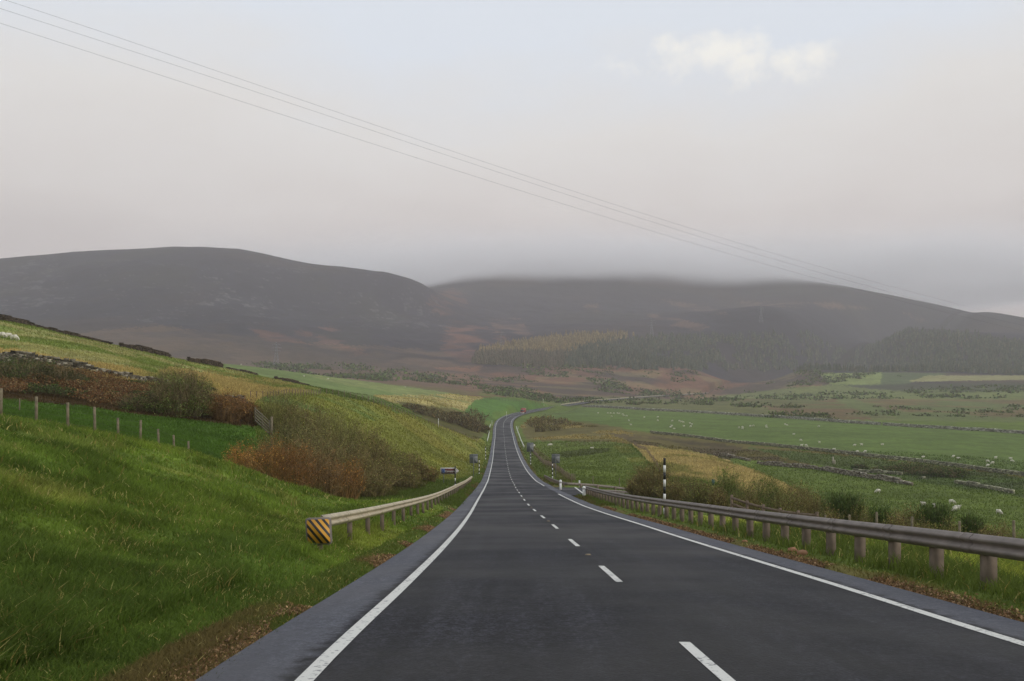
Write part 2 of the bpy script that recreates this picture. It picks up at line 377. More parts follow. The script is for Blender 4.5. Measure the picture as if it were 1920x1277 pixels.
# fields far right
G1 = (98,110,58)
paint([(1100,745),(1300,752),(1500,735),(1920,725),(2200,720),(2200,900),(1300,800),(1080,770)], (90,98,56), 560, 1200, 1, 4)
paint([(1100,744),(1340,742),(1560,755),(1700,790),(1340,775),(1090,762)], (92,92,56), 560, 1100, .9, 5)
paint([(1380,748),(1560,745),(1640,788),(1500,785)], (98,74,54), 520, 1000, .8, 5, n3, -.3, .2)
paint([(1600,748),(1930,748),(1930,785),(1700,775)], (102,78,56), 520, 1100, .7, 5, fbm(GX, GY, 40, 4, 21), .0, .25)
paint([(1535,700),(1655,698),(1650,722),(1560,724)], (108,118,66), 1000, 1800, 1, 2)
paint([(1655,698),(1780,700),(1690,722),(1650,722)], (74,84,54), 1000, 1800, 1, 2)
paint([(1740,704),(1930,704),(1930,712),(1700,716)], (132,128,84), 1000, 1800, .9, 2)
paint([(1560,722),(2000,715),(2000,735),(1560,735)], (58,62,46), 800, 1500, .8, 4, n3, -.4, .0)
paint([(1340,736),(1560,722),(1700,735),(1920,735),(1920,750),(1600,748),(1340,748)], (98,106,58), 800, 1300, .9, 4)
# the big sheep field
SHEEPF = [(1010,778),(1090,764),(1340,776),(1600,793),(1920,813),(2300,838),(2300,935),(1920,890),(1640,856),(1340,824),(1200,808),(1090,790)]
paint(SHEEPF, (84,100,48), 240, 760, 1, 1.2)
# rough strip in between
paint([(975,800),(1000,784),(1090,790),(1200,808),(1340,826),(1640,858),(1920,893),(1920,905),(1640,880),(1400,862),(1240,838),(1080,828),(985,826)], (96,86,50), 230, 560, .9, 4)
paint([(975,800),(1000,784),(1090,792),(1240,822),(1240,838),(1080,828),(985,826)], (140,124,72), 300, 560, .8, 3, n1, -.1, .3)
paint([(1140,812),(1340,828),(1420,845),(1480,865),(1340,858),(1200,835)], (66,56,42), 230, 400, .8, 5, n1, -.5, .1)
paint([(1400,838),(1640,860),(1920,895),(1920,930),(1700,900),(1500,866)], (72,86,42), 200, 340, .85, 3)
paint([(1640,868),(1800,872),(1930,900),(1930,935),(1720,895)], (58,64,36), 180, 300, .7, 5, n1, -.4, .1)
# lower field
paint([(1370,855),(1500,878),(1720,912),(1920,935),(2400,1000),(2400,1100),(1920,1010),(1500,930)], (92,106,46), 100, 300, 1, 1.5)
# near field beside the road and the tan ridge
paint([(985,830),(1090,823),(1180,832),(1245,905),(1245,945),(1060,915)], (94,106,48), 100, 330, 1, 1.5)
paint([(1030,850),(1110,842),(1150,840),(1140,848),(1060,858)], (66,70,36), 100, 330, .7, 2)
paint([(1150,835),(1175,834),(1240,880),(1240,905),(1200,880)], (122,118,58), 100, 320, .6, 3, n1, -.3, .3)
TAN = [(1185,833),(1240,838),(1310,848),(1370,864),(1430,890),(1500,922),(1440,935),(1340,905),(1245,890)]
paint(TAN, (174,156,102), 120, 330, 1, 2)
paint(TAN, (120,120,62), 120, 330, .8, 2, fbm(GX, GY, 11, 3, 77), .05, .4)
paint([(980,835),(995,830),(1080,900),(1060,915),(1040,895)], (92,84,50), 110, 330, .6, 2)
# left: hillside, dry grass, hedge floor, field, cutting slope
paint([(-400,560),(0,590),(330,668),(600,730),(590,745),(420,730),(290,715),(0,665),(-400,600)], (110,122,56), 100, 270, 1, 2)
paint([(-400,560),(0,590),(330,668),(600,730),(590,745),(420,730),(290,715),(0,665),(-400,600)], (158,150,98), 100, 270, .75, 2, fbm(GX, GY, 9, 4, 17), -.2, .4)
paint([(-200,645),(0,652),(290,698),(330,690),(420,705),(560,735),(600,740),(480,762),(290,735),(0,690)], (168,148,92), 100, 240, .95, 3, n1, -.9, -.2)
paint([(380,690),(520,715),(590,735),(500,742),(420,730)], (150,134,84), 110, 260, .6, 3, n2, -.4, .4)
paint([(-200,700),(0,672),(290,722),(480,750),(480,800),(250,780),(0,755),(-200,740)], (78,62,38), 80, 118, 1, 2)
paint([(-300,750),(0,750),(150,760),(250,774),(400,792),(475,800),(500,880),(430,905),(-300,905)], (76,102,36), 53, 96, 1, 1.5)
SLOPE = [(475,755),(500,744),(540,737),(600,736),(700,755),(800,787),(910,826),(915,850),(900,885),(860,900),(780,900),(700,900),(600,870),(520,830)]
paint(SLOPE, (118,120,54), 70, 330, 1, 1.5)
paint(SLOPE, (134,124,56), 70, 330, .5, 2, fbm(GX, GY, 18, 3, 23), -.1, .5)
paint([(480,750),(540,737),(640,740),(760,775),(700,790),(560,765)], (78,108,62), 70, 330, .6, 3, n1, -.4, .3)
paint([(480,830),(540,840),(700,885),(820,903),(700,938),(545,938),(470,905)], (84,78,40), 40, 105, .8, 9)
paint([(420,680),(600,700),(830,735),(880,742),(760,750),(620,745),(430,700)], (98,112,62), 290, 830, 1, 1.5)
paint([(560,700),(830,735),(890,748),(700,735)], (120,124,76), 500, 830, .6, 3)
paint([(700,742),(900,738),(910,752),(880,775),(820,770),(720,752)], (160,146,94), 345, 640, .9, 2.5, n1, -.9, -.1)
paint([(740,752),(880,770),(910,800),(900,825),(820,798)], (84,76,44), 300, 470, .8, 3)
paint([(868,775),(890,750),(930,744),(1030,756),(1010,768),(950,775),(930,792),(905,790)], (76,104,46), 470, 720, 1, 1.5)
# verges of the road
verge = sstep(4.6, 5.0, RDIST)*(1-sstep(7.5, 9.5, RDIST+n2))
mixin(verge*np.where(GX > np.interp(GY, ry, rx), .55, .45)*(D < 600), C(92, 104, 46))
dirt = sstep(4.5, 4.8, RDIST)*(1-sstep(5.0, 5.5, RDIST+.5*n2+.25*n1))*(D < 500)
mixin(dirt*np.where(GX < np.interp(GY, ry, rx), .7*sstep(.0, .45, fbm(GX, GY, 3.0, 3, 17)), .55), C(116, 94, 62))
rightrail = (GX > np.interp(GY, ry, rx)+7.5) & (D < 60) & (D > 3)
mixin(rightrail*.9*sstep(-.7, .1, n2+n1), C(132, 138, 58))
nearleft = (GX < np.interp(GY, ry, rx)-5.5) & (D < 58) & (GX > -24)
mixin(nearleft*.9, C(102, 120, 44))
mixin(nearleft*.7*sstep(.05, .6, n1), C(124, 130, 54))
mixin(nearleft*.6*sstep(.2, .7, n2), C(138, 138, 68))
mixin(nearleft*.6*sstep(.1, .6, -n1), C(78, 98, 40))
# everything mottled a little
nl_ = nearleft | rightrail; n5 = fbm(GX, GY, 1.1, 3, 81); ALB *= np.where(nl_, 1+.38*np.clip(n5, -1, 1), 1)[..., None]
ALB *= (1+.16*np.clip(n2, -1, 1)+.10*np.clip(n1, -1, 1))[..., None]
ALB *= (1+.10*np.clip(n3, -1, 1))[..., None]*np.array([1.0, 1.0, 1.0])
ALB = np.clip(ALB, .004, .8)
def albedo(X, Y):
    th = np.arctan2(X, Y); r = np.hypot(X, Y)
    i = np.clip(np.searchsorted(TH, th), 0, len(TH)-1); j = np.clip(np.searchsorted(RR, r), 0, len(RR)-1)
    return ALB[j, i]
# terrain sheet
nr, nt_ = GX.shape
V = np.stack([GX, GY, GZ], -1).reshape(-1, 3)
a = (np.arange(nr-1)[:, None]*nt_+np.arange(nt_-1)[None, :])
quads = np.stack([a, a+nt_, a+nt_+1, a+1], -1).reshape(-1, 4)[:, ::-1]
fan_c = len(V); V = np.vstack([V, [0, 0, GZ[0].mean()]])
fan = np.stack([np.full(nt_-1, fan_c), np.arange(nt_-1), np.arange(1, nt_)], 1)[:, ::-1]
m, nt, b = new_mat('grassland')
at_ = N(nt, 'ShaderNodeAttribute', attribute_name='Col'); tc = N(nt, 'ShaderNodeTexCoord')
def noise_range(scale, lo, hi, det=6, rough=.65):
    no = N(nt, 'ShaderNodeTexNoise'); no.inputs['Scale'].default_value = scale; no.inputs['Detail'].default_value = det; no.inputs['Roughness'].default_value = rough
    nt.links.new(tc.outputs['Object'], no.inputs['Vector'])
    mr = N(nt, 'ShaderNodeMapRange'); mr.inputs[1].default_value = .3; mr.inputs[2].default_value = .7; mr.inputs[3].default_value = lo; mr.inputs[4].default_value = hi
    nt.links.new(no.outputs[0], mr.inputs[0]); return no, mr
nA, rA = noise_range(.9, .72, 1.28); nB, rB = noise_range(.06, .8, 1.2)
mm = N(nt, 'ShaderNodeMath', operation='MULTIPLY'); nt.links.new(rA.outputs[0], mm.inputs[0]); nt.links.new(rB.outputs[0], mm.inputs[1])
mx = N(nt, 'ShaderNodeVectorMath', operation='SCALE'); nt.links.new(at_.outputs['Color'], mx.inputs[0]); nt.links.new(mm.outputs[0], mx.inputs['Scale'])
nt.links.new(mx.outputs[0], b.inputs['Base Color']); b.inputs['Roughness'].default_value = .95; b.inputs['Specular IOR Level'].default_value = .08
bp = N(nt, 'ShaderNodeBump'); bp.inputs['Strength'].default_value = .6; bp.inputs['Distance'].default_value = .25
nt.links.new(nA.outputs[0], bp.inputs['Height']); nt.links.new(bp.outputs[0], b.inputs['Normal'])
me = make_mesh('ground', V, [quads, fan], m, np.vstack([ALB.reshape(-1, 3), ALB[0].mean(0)]), smooth=True)
tag(link('ground', me), 'open grass and heather ground of the valley and its hills', 'ground', kind='structure')
# ------------------------------------------------------------------ road
offs = np.array([-4.7,-4.2,-3.65,-2.4,-1.2,0,1.2,2.4,3.65,4.2,4.7])
k = RC[:, 1] > -40
rc, rn = RC[k], RN[k]; rs = RS[k]
lift = np.array([-.03,.0,.015,.03,.045,.055,.045,.03,.015,0,-.03])
V = np.stack([rc[:, None, 0]+rn[:, None, 0]*offs, rc[:, None, 1]+rn[:, None, 1]*offs, rc[:, None, 2]+lift+np.maximum(0, rs[:, None]-250)*.0008], -1)
nr_, no_ = V.shape[:2]
a = np.arange(nr_-1)[:, None]*no_+np.arange(no_-1); q = np.stack([a, a+1, a+no_+1, a+no_], -1).reshape(-1, 4)
m, nt, b = new_mat('asphalt')
at_ = N(nt, 'ShaderNodeAttribute', attribute_name='lane'); sep = N(nt, 'ShaderNodeSeparateXYZ'); nt.links.new(at_.outputs['Vector'], sep.inputs[0])
tc = N(nt, 'ShaderNodeTexCoord')
def nz(scale, vec, det=4):
    n_ = N(nt, 'ShaderNodeTexNoise'); n_.inputs['Scale'].default_value = scale; n_.inputs['Detail'].default_value = det; nt.links.new(vec, n_.inputs['Vector']); return n_.outputs[0]
def mth(op, a, b=None, c=None, clamp=False):
    n_ = N(nt, 'ShaderNodeMath', operation=op); n_.use_clamp = clamp
    for i, v in enumerate((a, b, c)):
        if v is None: continue
        if isinstance(v, (int, float)): n_.inputs[i].default_value = v
        else: nt.links.new(v, n_.inputs[i])
    return n_.outputs[0]
def mrange(v, a, b_, c, d):
    n_ = N(nt, 'ShaderNodeMapRange'); n_.interpolation_type = 'SMOOTHSTEP'
    for i, x in enumerate((a, b_, c, d)): n_.inputs[i+1].default_value = x
    nt.links.new(v, n_.inputs[0]); return n_.outputs[0]
mpn = N(nt, 'ShaderNodeMapping'); mpn.inputs['Scale'].default_value = (1, .05, 1); nt.links.new(at_.outputs['Vector'], mpn.inputs[0])
cells = N(nt, 'ShaderNodeTexVoronoi'); cells.inputs['Scale'].default_value = 46; nt.links.new(tc.outputs['Object'], cells.inputs['Vector'])
streak = nz(3.0, mpn.outputs[0], 5); patch = nz(.16, tc.outputs['Object'], 5); mott = nz(11, tc.outputs['Object'], 4); grain = nz(30, tc.outputs['Object'], 3); mid = nz(4.5, tc.outputs['Object'], 5)
absu = mth('ABSOLUTE', sep.outputs['X'])
wob = mth('ADD', absu, mth('MULTIPLY', mth('SUBTRACT', mid, .5), .5))
shoulder = mrange(wob, 3.72, 4.0, 0, 1)
val = mth('MULTIPLY', mrange(streak, .3, .7, .72, 1.28), mrange(patch, .3, .7, .58, 1.34)); val = mth('MULTIPLY', val, mrange(grain, .36, .64, .5, 1.6)); val = mth('MULTIPLY', val, mrange(mott, .38, .62, .6, 1.45)); val = mth('MULTIPLY', val, mrange(mid, .3, .7, .8, 1.2)); val = mth('MULTIPLY', val, mrange(cells.outputs['Distance'], .0, .75, 1.3, .72))
crk = nz(.9, tc.outputs['Object'], 3); crack = mth('MULTIPLY', mrange(mth('ABSOLUTE', mth('SUBTRACT', mth('ADD', mth('ABSOLUTE', mth('ADD', sep.outputs['X'], 1.55)), mth('MULTIPLY', crk, .5)), 1.02)), .0, .035, 1, 0), mrange(patch, .48, .6, 0, 1)); val = mth('ADD', val, mth('MULTIPLY', crack, .55))
wheel = mrange(mth('ABSOLUTE', mth('SUBTRACT', mth('ABSOLUTE', mth('SUBTRACT', absu, 1.85)), .8)), 0, .55, 1.16, .92); val = mth('MULTIPLY', val, wheel)
seam = mrange(absu, .08, .5, .86, 1); val = mth('MULTIPLY', val, seam)
mixc = N(nt, 'ShaderNodeMix', data_type='RGBA'); nt.links.new(shoulder, mixc.inputs[0]); mixc.inputs[6].default_value = (*lin(33, 33, 37), 1); mixc.inputs[7].default_value = (*lin(80, 81, 87), 1)
jt = mth('MULTIPLY', mrange(mth('ABSOLUTE', mth('SUBTRACT', mth('ADD', sep.outputs['X'], mth('MULTIPLY', mid, .25)), .3)), .02, .12, 1, 0), mrange(patch, .42, .6, 0, .5)); val = mth('ADD', val, jt)
val = mth('ADD', mth('MULTIPLY', val, mth('SUBTRACT', 1, mth('MULTIPLY', shoulder, .65))), mth('MULTIPLY', shoulder, .65))
sv = N(nt, 'ShaderNodeVectorMath', operation='SCALE'); nt.links.new(mixc.outputs[2], sv.inputs[0]); nt.links.new(val, sv.inputs['Scale'])
nt.links.new(sv.outputs[0], b.inputs['Base Color']); nt.links.new(mrange(patch, .3, .7, .42, .66), b.inputs['Roughness']); b.inputs['Specular IOR Level'].default_value = .09
bp = N(nt, 'ShaderNodeBump'); bp.inputs['Strength'].default_value = .35; bp.inputs['Distance'].default_value = .01; nt.links.new(grain, bp.inputs['Height']); nt.links.new(bp.outputs[0], b.inputs['Normal'])
ASPH = m
def with_lane(me, u, v):
    a_ = me.attributes.new('lane', 'FLOAT_VECTOR', 'POINT'); a_.data.foreach_set('vector', np.stack([u, v, 0*u], -1).astype(np.float32).ravel())
me = make_mesh('road', V.reshape(-1, 3), [q], ASPH, smooth=True)
with_lane(me, np.tile(offs, nr_), np.repeat(rs, no_))
tag(link('road', me), 'two lane asphalt road running down into the valley and bending right', 'road', kind='structure')
# side road mouth
sx = np.concatenate([np.linspace(HWJ := 4.72, 14, 22), np.linspace(14.8, 21, 20)]); tt_ = np.linspace(-1, 1, 13)
SX, ST = np.meshgrid(sx, tt_, indexing='ij'); y0, hwid, _ = side_surface(SX, SX*0); SY = y0+hwid*ST
_, _, SZ = side_surface(SX, SY)
XR = np.interp(SY, ry, rx); SXx = np.where(SX < 9, SX+(XR+.0)*np.clip((9-SX)/4.3, 0, 1), SX)
SZ = np.where(SX < 9, SZ+(np.interp(SY, ry, rz)-.02-SZ)*np.clip((7-SX)/2.3, 0, 1), SZ)+.0
a = np.arange(len(sx)-1)[:, None]*13+np.arange(12); q = np.stack([a, a+13, a+14, a+1], -1).reshape(-1, 4)
me = make_mesh('side_road', np.stack([SXx, SY, SZ], -1).reshape(-1, 3), [q], ASPH, smooth=True); with_lane(me, SX.ravel()*0+1.5, SX.ravel())
tag(link('side_road', me), 'narrow side road leaving through the gap in the right barrier', 'road', kind='structure')
# reflecting studs between the dashes
def studs():
    s_ = np.interp(8.0, ry, RS)-1.12-.35+3.1+2.95+9.02
    mb = MB(); mb.box((0, 0, .008), (.14, .11, .026), taper=.7); me_ = None
    for i in range(9):
        p = road_s(s_+18.04*i, .0, .055+.002)
        if me_ is None: o = mb.build('road_stud', plain('stud_body', lin(118, 104, 80), .5)); me_ = o.data
        else: o = link('road_stud', me_)
        o.location = tuple(p); tag(o, 'small tan reflecting stud in a gap between the dashes of the centre line', 'road stud', 'road studs along the centre line')
# painted lines: sheets 4 mm above the asphalt
PAINT, nt, b = new_mat('road_paint'); tc = N(nt, 'ShaderNodeTexCoord')
wr_ = nz(16, tc.outputs['Object'], 6); wb_ = nz(1.3, tc.outputs['Object'], 3)
wear = mrange(mth('ADD', wr_, mth('MULTIPLY', mth('SUBTRACT', wb_, .5), .35)), .55, .68, 0, .85)
mixc = N(nt, 'ShaderNodeMix', data_type='RGBA'); nt.links.new(wear, mixc.inputs[0]); mixc.inputs[6].default_value = (.60, .59, .54, 1); mixc.inputs[7].default_value = (.16, .16, .16, 1)
nt.links.new(mixc.outputs[2], b.inputs['Base Color']); b.inputs['Roughness'].default_value = .65; b.inputs['Specular IOR Level'].default_value = .15
def strip(sa, sb, o0, o1, step=1.5):
    s_ = np.linspace(sa, sb, max(2, int((sb-sa)/step)+1)); y = np.interp(s_, RS, ry)
    c = np.stack([np.interp(y, ry, rx), y, np.interp(y, ry, rz)], 1); nn = np.stack([np.interp(y, ry, RN[:, 0]), np.interp(y, ry, RN[:, 1])], 1)
    rows = []
    for o in (o0, (o0+o1)/2, o1): rows.append(np.stack([c[:, 0]+nn[:, 0]*o, c[:, 1]+nn[:, 1]*o, c[:, 2]+np.interp(o, offs, lift)+.006+.00006*s_+np.maximum(0, s_-250)*.0008], 1))
    V = np.stack(rows, 1).reshape(-1, 3); a = np.arange(len(s_)-1)[:, None]*3+np.arange(2)
    return V, np.stack([a, a+1, a+4, a+3], -1).reshape(-1, 4)
sJ0, sJ1 = np.interp(86, ry, RS), np.interp(113, ry, RS); sEnd = np.interp(1300, ry, RS)
for nm, lab, runs in (('edge_line', 'continuous white edge line along the left of the road', [(-30, sEnd, -3.75, -3.58)]), ('edge_line', 'white edge line on the right, broken at the side road', [(-30, sJ0, 3.58, 3.75), (sJ1, sEnd, 3.58, 3.75)])):
    mb = MB()
    for r_ in runs:
        v_, q_ = strip(*r_); mb.add(v_, [q_])
    tag(mb.build(nm, PAINT), lab, 'road marking', kind='structure')
mb = MB(); s0 = np.interp(8.0, ry, RS)-1.12
for i in range(-3, 120):
    a_ = s0-0.35+i*9.02
    if a_ > 560: break
    v_, q_ = strip(a_, a_+3.1, -.06, .06, .8); mb.add(v_, [q_])
v_, q_ = strip(np.interp(430, ry, RS), sEnd, -.06, .06); mb.add(v_, [q_])
tag(mb.build('centre_line', PAINT), 'dashed white line along the middle of the road', 'road marking', kind='structure')
mb = MB(); yy = np.linspace(89, 106, 14); xx = 7.35+0*yy; zz = side_surface(xx, yy)[2]+.03
V = np.concatenate([np.stack([xx-.1, yy, zz], 1), np.stack([xx+.1, yy, zz-.003], 1)]); i_ = np.arange(13); mb.add(V, [np.stack([i_, i_+14, i_+15, i_+1], 1)])
tag(mb.build('give_way_line', PAINT), 'white give way line across the side road mouth', 'road marking', kind='structure')
studs()
# ------------------------------------------------------------------ shared materials
GALV = plain('weathered_steel', lin(126, 116, 108), .6, 0, .2, 3.0)
GALVL = plain('pale_steel', lin(178, 166, 140), .6, 0, .2, 3.0)
TIMBER = plain('weathered_timber', lin(114, 104, 84), .9, 0, .3, 5.0, .4)
TIMBERD = plain('old_timber', lin(112, 96, 82), .9, 0, .3, 5.0, .4)
WHITE = plain('white_paint', (.72, .71, .67), .5, 0, .08, 6)
BLACK = plain('black_paint', (.02, .02, .02), .5, 0, .2, 6)
GREY = plain('sign_back', lin(108, 110, 108), .5, .2, .1, 4)
STONE = leafmat('wall_stone', 0, .45)
LEAF = leafmat('foliage', .35, .45)
TWIG = leafmat('twigs', 0, .35)
GRASSM = leafmat('grass_blades', .5, .18)
WOODM = leafmat('conifer_needles', .15, .3)
WOOL = plain('wool', (.62, .58, .48), .95, 0, .15, 9, .5)
SKIN = plain('sheep_face', (.50, .46, .38), .8, 0, .2, 9)
def unit(v): return v/np.maximum(np.linalg.norm(v, axis=-1, keepdims=True), 1e-9)
def leaves_at(c, size, col, flat=.0):
    """a diamond leaf at each point"""
    n = len(c); a = unit(R.normal(size=(n, 3))); b = unit(np.cross(a, R.normal(size=(n, 3))))
    s = np.asarray(size)*np.ones(n); s = s[:, None]
    V = np.stack([c-a*s*.5, c+b*s*.3, c+a*s*.5, c-b*s*.3], 1).reshape(-1, 3)
    return V, np.arange(4*n).reshape(n, 4), np.repeat(col, 4, 0)
def pick(cols, n, var=.18):
    cols = np.array(cols); return cols[R.integers(0, len(cols), n)]*(1+var*R.normal(size=(n, 1))).clip(.5, 1.7)
def ribbons(a, mid, b, wid, col):
    n = len(a); s = unit(np.cross(b-a, R.normal(size=(n, 3))))*np.reshape(wid, (-1, 1))/2
    V = np.stack([a-s, a+s, mid-s*.75, mid+s*.75, b-s*.2, b+s*.2], 1).reshape(-1, 3); i = np.arange(n)[:, None]*6
    return V, np.concatenate([i+np.array([0, 1, 3, 2]), i+np.array([2, 3, 5, 4])]), np.repeat(col, 6, 0)
OLIVE = [C(136,136,76), C(120,122,66), C(150,144,82), C(106,110,58)]; RUST = [C(152,106,58), C(130,90,52), C(110,78,50), C(166,128,68), C(98,72,48)]
ORANGE = [C(196,142,62), C(172,116,54), C(146,96,52), C(206,166,84), C(116,82,48)]; GREEN = [C(112,132,60), C(96,118,52), C(132,146,76), C(82,102,48)]
BROOM = [C(76,96,44), C(62,82,40), C(90,108,52)]; DARK = [C(62,70,40), C(74,78,44), C(84,82,50)]; BROWN = [C(132,110,74), C(114,94,64), C(146,122,80), C(98,82,56)]
PALEG = [C(146,150,96), C(118,128,68), C(100,112,56), C(168,170,120), C(84,94,50)]
TW = [C(112,98,70), C(92,78,58), C(130,114,82)]
TWO = [C(118,112,68), C(98,92,56), C(134,126,80)]; TWG = [C(70,88,42), C(58,74,38), C(84,96,50)]
def shrub(name, label, px, d, wpx, top, cols, kind='twig', dens=1., group=None, base=None, tw=TW, lsize=None):
    if kind == 'broom': tw = TWG
    elif kind == 'twig' and tw is TW: mc = np.mean(cols, 0); tw = [t_*.5+mc*u_ for t_, u_ in zip(TW, (.5, .35, .6))]
    p = at(px, d, -.05); w_ = wpx/F*d/2; h = max(.5, (HY-top)/F*d-p[2])
    root = empty(name, p, 0, label, 'shrub' if 'tree' not in name else 'tree', group)
    px1 = d/F*1.9                                    # about one pixel of the picture there
    n = int(210*dens); t = R.uniform(0, 2*np.pi, n); r0 = np.sqrt(R.uniform(0, 1, n))*.55*w_
    a = np.stack([r0*np.cos(t), r0*np.sin(t)*.8, np.zeros(n)], 1)
    a[:, 2] = ground(a[:, 0]+p[0], a[:, 1]+p[1])-p[2]-.05
    rt = np.sqrt(R.uniform(0, 1, n))*w_; t2 = t+R.normal(size=n)*.5
    prof = np.sqrt(np.clip(1-(rt/w_)**2*.8, .05, 1))
    hh = h*prof*R.uniform(.45, 1.1, n)
    if kind == 'broom': rt = r0*1.5; t2 = t; hh = h*R.uniform(.55, 1.05, n)*(1-.35*(r0/w_)**2)
    if group == G_S: hh = hh*1.16
    b = np.stack([rt*np.cos(t2), rt*np.sin(t2)*.85, hh], 1)
    mid = a*.55+b*.45+np.stack([0*hh, 0*hh, hh*.12], 1)+R.normal(size=(n, 3))*.06*h*.3
    mb = MB(); v_, q_, c_ = ribbons(a, mid, b, np.clip(px1*.45, .02, .2)*R.uniform(.6, 1.3, n), pick(tw, n)); mb.add(v_, [q_], c_)
    # side twigs
    k = n*3; i = R.integers(0, n, k); f = R.uniform(.35, .95, k)[:, None]; s0 = mid[i]*(1-f)+b[i]*f
    s1 = s0+np.stack([R.normal(size=k)*.16*h, R.normal(size=k)*.16*h, R.uniform(.1, .34, k)*h], 1)*(.55 if kind == 'dome' else .8)
    v_, q_, c_ = ribbons(s0, (s0+s1)/2, s1, np.clip(px1*.28, .012, .12)*R.uniform(.6, 1.2, k), pick(tw, k)); mb.add(v_, [q_], c_)
    mb.build('stems', TWIG, root, color=True)
    nl = int({'twig': 2600, 'dome': 4200, 'broom': 3600}[kind]*dens)
    if kind == 'twig':
        i = (k*R.uniform(0, 1, nl)**1.7).astype(int); f = R.uniform(0, 1.05, nl)[:, None]; c = s0[i]*(1-f)+s1[i]*f+R.normal(size=(nl, 3))*.05*h*.5
    elif kind == 'broom':
        i = R.integers(0, n, nl); f = R.uniform(.25, 1.08, nl)[:, None]; c = mid[i]*(1-f)+b[i]*f+R.normal(size=(nl, 3))*np.array([.05, .05, .03])*h
    else:
        kc = 60; cc = unit(R.normal(size=(kc, 3))*np.array([1, 1, .9])); cc[:, 2] = np.abs(cc[:, 2])*1.0
        cc *= R.uniform(.55, .95, (kc, 1)); cc = cc*np.array([w_, w_*.85, h*.9])+np.array([0, 0, h*.08])
        i = R.integers(0, kc, nl); c = cc[i]+R.normal(size=(nl, 3))*np.array([w_, w_, h])*.105
    tone = R.uniform(.6, 1.35, 400)[(i // 3 if kind == 'twig' else i) % 400]
    c[:, 2] = np.maximum(c[:, 2], .05)
    ls = lsize or np.clip(px1*1.15, .07, 1.2)
    col = pick(cols, nl, .2)*tone[:, None]
    if kind == 'broom':
        e = unit(c-np.array([0, 0, -h*.6]))*ls*R.uniform(1.2, 2.6, (nl, 1)); v_, q_, c_ = ribbons(c-e*.5, c, c+e*.5, ls*.4*np.ones(nl), col)
    else: v_, q_, c_ = leaves_at(c, ls*R.uniform(.6, 1.35, nl), col)
    mb = MB(); mb.add(v_, [q_], c_); mb.build('foliage', LEAF, root, color=True)
    return root
# ------------------------------------------------------------------ left hedge line and scrub
G_H = 'bushes along the old hedge line left'; G_S = 'scrub below the mown cutting slope'; G_R = 'bushes behind the right barrier'
shrub('round_bush', 'large round grey green bush in front of the dry stone wall', 337, 89, 140, 686, [C(120,134,66), C(100,118,54), C(84,100,44), C(148,158,96), C(70,86,38), C(112,96,56)], 'dome', 3.0, G_H)
shrub('bramble_bush', 'low dark green bush tucked against the left of the round bush', 262, 88, 110, 738, DARK+GREEN[:1], 'dome', 1.2, G_H)
shrub('gorse_bush', 'broad dark gorse bush at the wall, cut by the left picture edge', 20, 96, 190, 664, DARK+BROOM, 'dome', 1.6, G_H)
shrub('gorse_bush', 'dark gorse bush sloping down beside the broad gorse at the wall', 108, 96, 110, 682, DARK, 'dome', 1.2, G_H)
shrub('bracken_bush', 'rust brown bush between the round bush and the field gate', 425, 90, 90, 735, RUST, 'twig', 1.3, G_H)
shrub('bracken_bush', 'small dark rust bush nearest the gate top in the hedge line', 468, 92, 50, 748, RUST, 'twig', .8, G_H)
shrub('hawthorn_bush', 'little dark bush alone on the straw coloured grass above the hedge', 395, 122, 26, 727, DARK, 'dome', .3, G_H)
for lab, px, d, wp, top, cols, kd, dn in (
 ('tall olive willow directly behind the field gate', 520, 92, 95, 742, OLIVE, 'twig', 1.2), ('olive willow at the top of the scrub, right of the gate', 575, 90, 100, 762, OLIVE+BROWN, 'twig', 1.2),
 ('wide olive willow in the middle of the scrub slope', 625, 84, 120, 782, OLIVE, 'twig', 1.5), ('olive brown willow below the wide middle willow', 680, 86, 110, 806, OLIVE+BROWN, 'twig', 1.3),
 ('thin olive willow three bushes from the cemetery sign', 725, 88, 90, 836, OLIVE, 'twig', 1.1), ('brownish willow two bushes from the cemetery sign', 765, 92, 80, 856, OLIVE+BROWN, 'twig', 1.1),
 ('last low willow of the scrub beside the cemetery sign', 800, 93, 56, 876, OLIVE+BROWN+RUST[:1], 'twig', .9), ('dark olive bush just below the gate post', 545, 76, 120, 800, OLIVE+DARK, 'twig', 1.4),
 ('dense olive bush in the heart of the scrub', 600, 70, 120, 816, OLIVE+BROWN, 'twig', 1.4), ('olive bush low in the scrub above the barrier', 660, 72, 110, 842, OLIVE+BROWN, 'twig', 1.4),
 ('olive brown bush next to the barrier middle', 712, 74, 90, 868, OLIVE+BROWN, 'twig', 1.2), ('low brown bush close behind the barrier', 756, 80, 80, 880, OLIVE+BROWN, 'twig', 1.1),
 ('golden orange bush at the near left corner of the scrub', 455, 57, 80, 842, ORANGE, 'twig', 1.0), ('golden brown bush second from the near scrub corner', 500, 54, 90, 832, ORANGE+RUST, 'twig', 1.2),
 ('rust red bush with dark stems at the scrub front', 552, 55, 95, 842, RUST+ORANGE[1:3], 'twig', 1.3), ('dark rust bush right of the rust red one', 602, 57, 95, 858, RUST+BROWN, 'twig', 1.3),
 ('rust bush with golden top leaves near the barrier end', 650, 60, 80, 868, RUST+ORANGE[:1], 'twig', 1.2), ('low olive bush closest to the striped barrier end', 700, 64, 80, 888, OLIVE+BROWN, 'twig', 1.1)):
    shrub('willow_scrub' if 'willow' in lab else 'autumn_bush', lab, px, d, wp, top, cols, kd, dn, G_S)
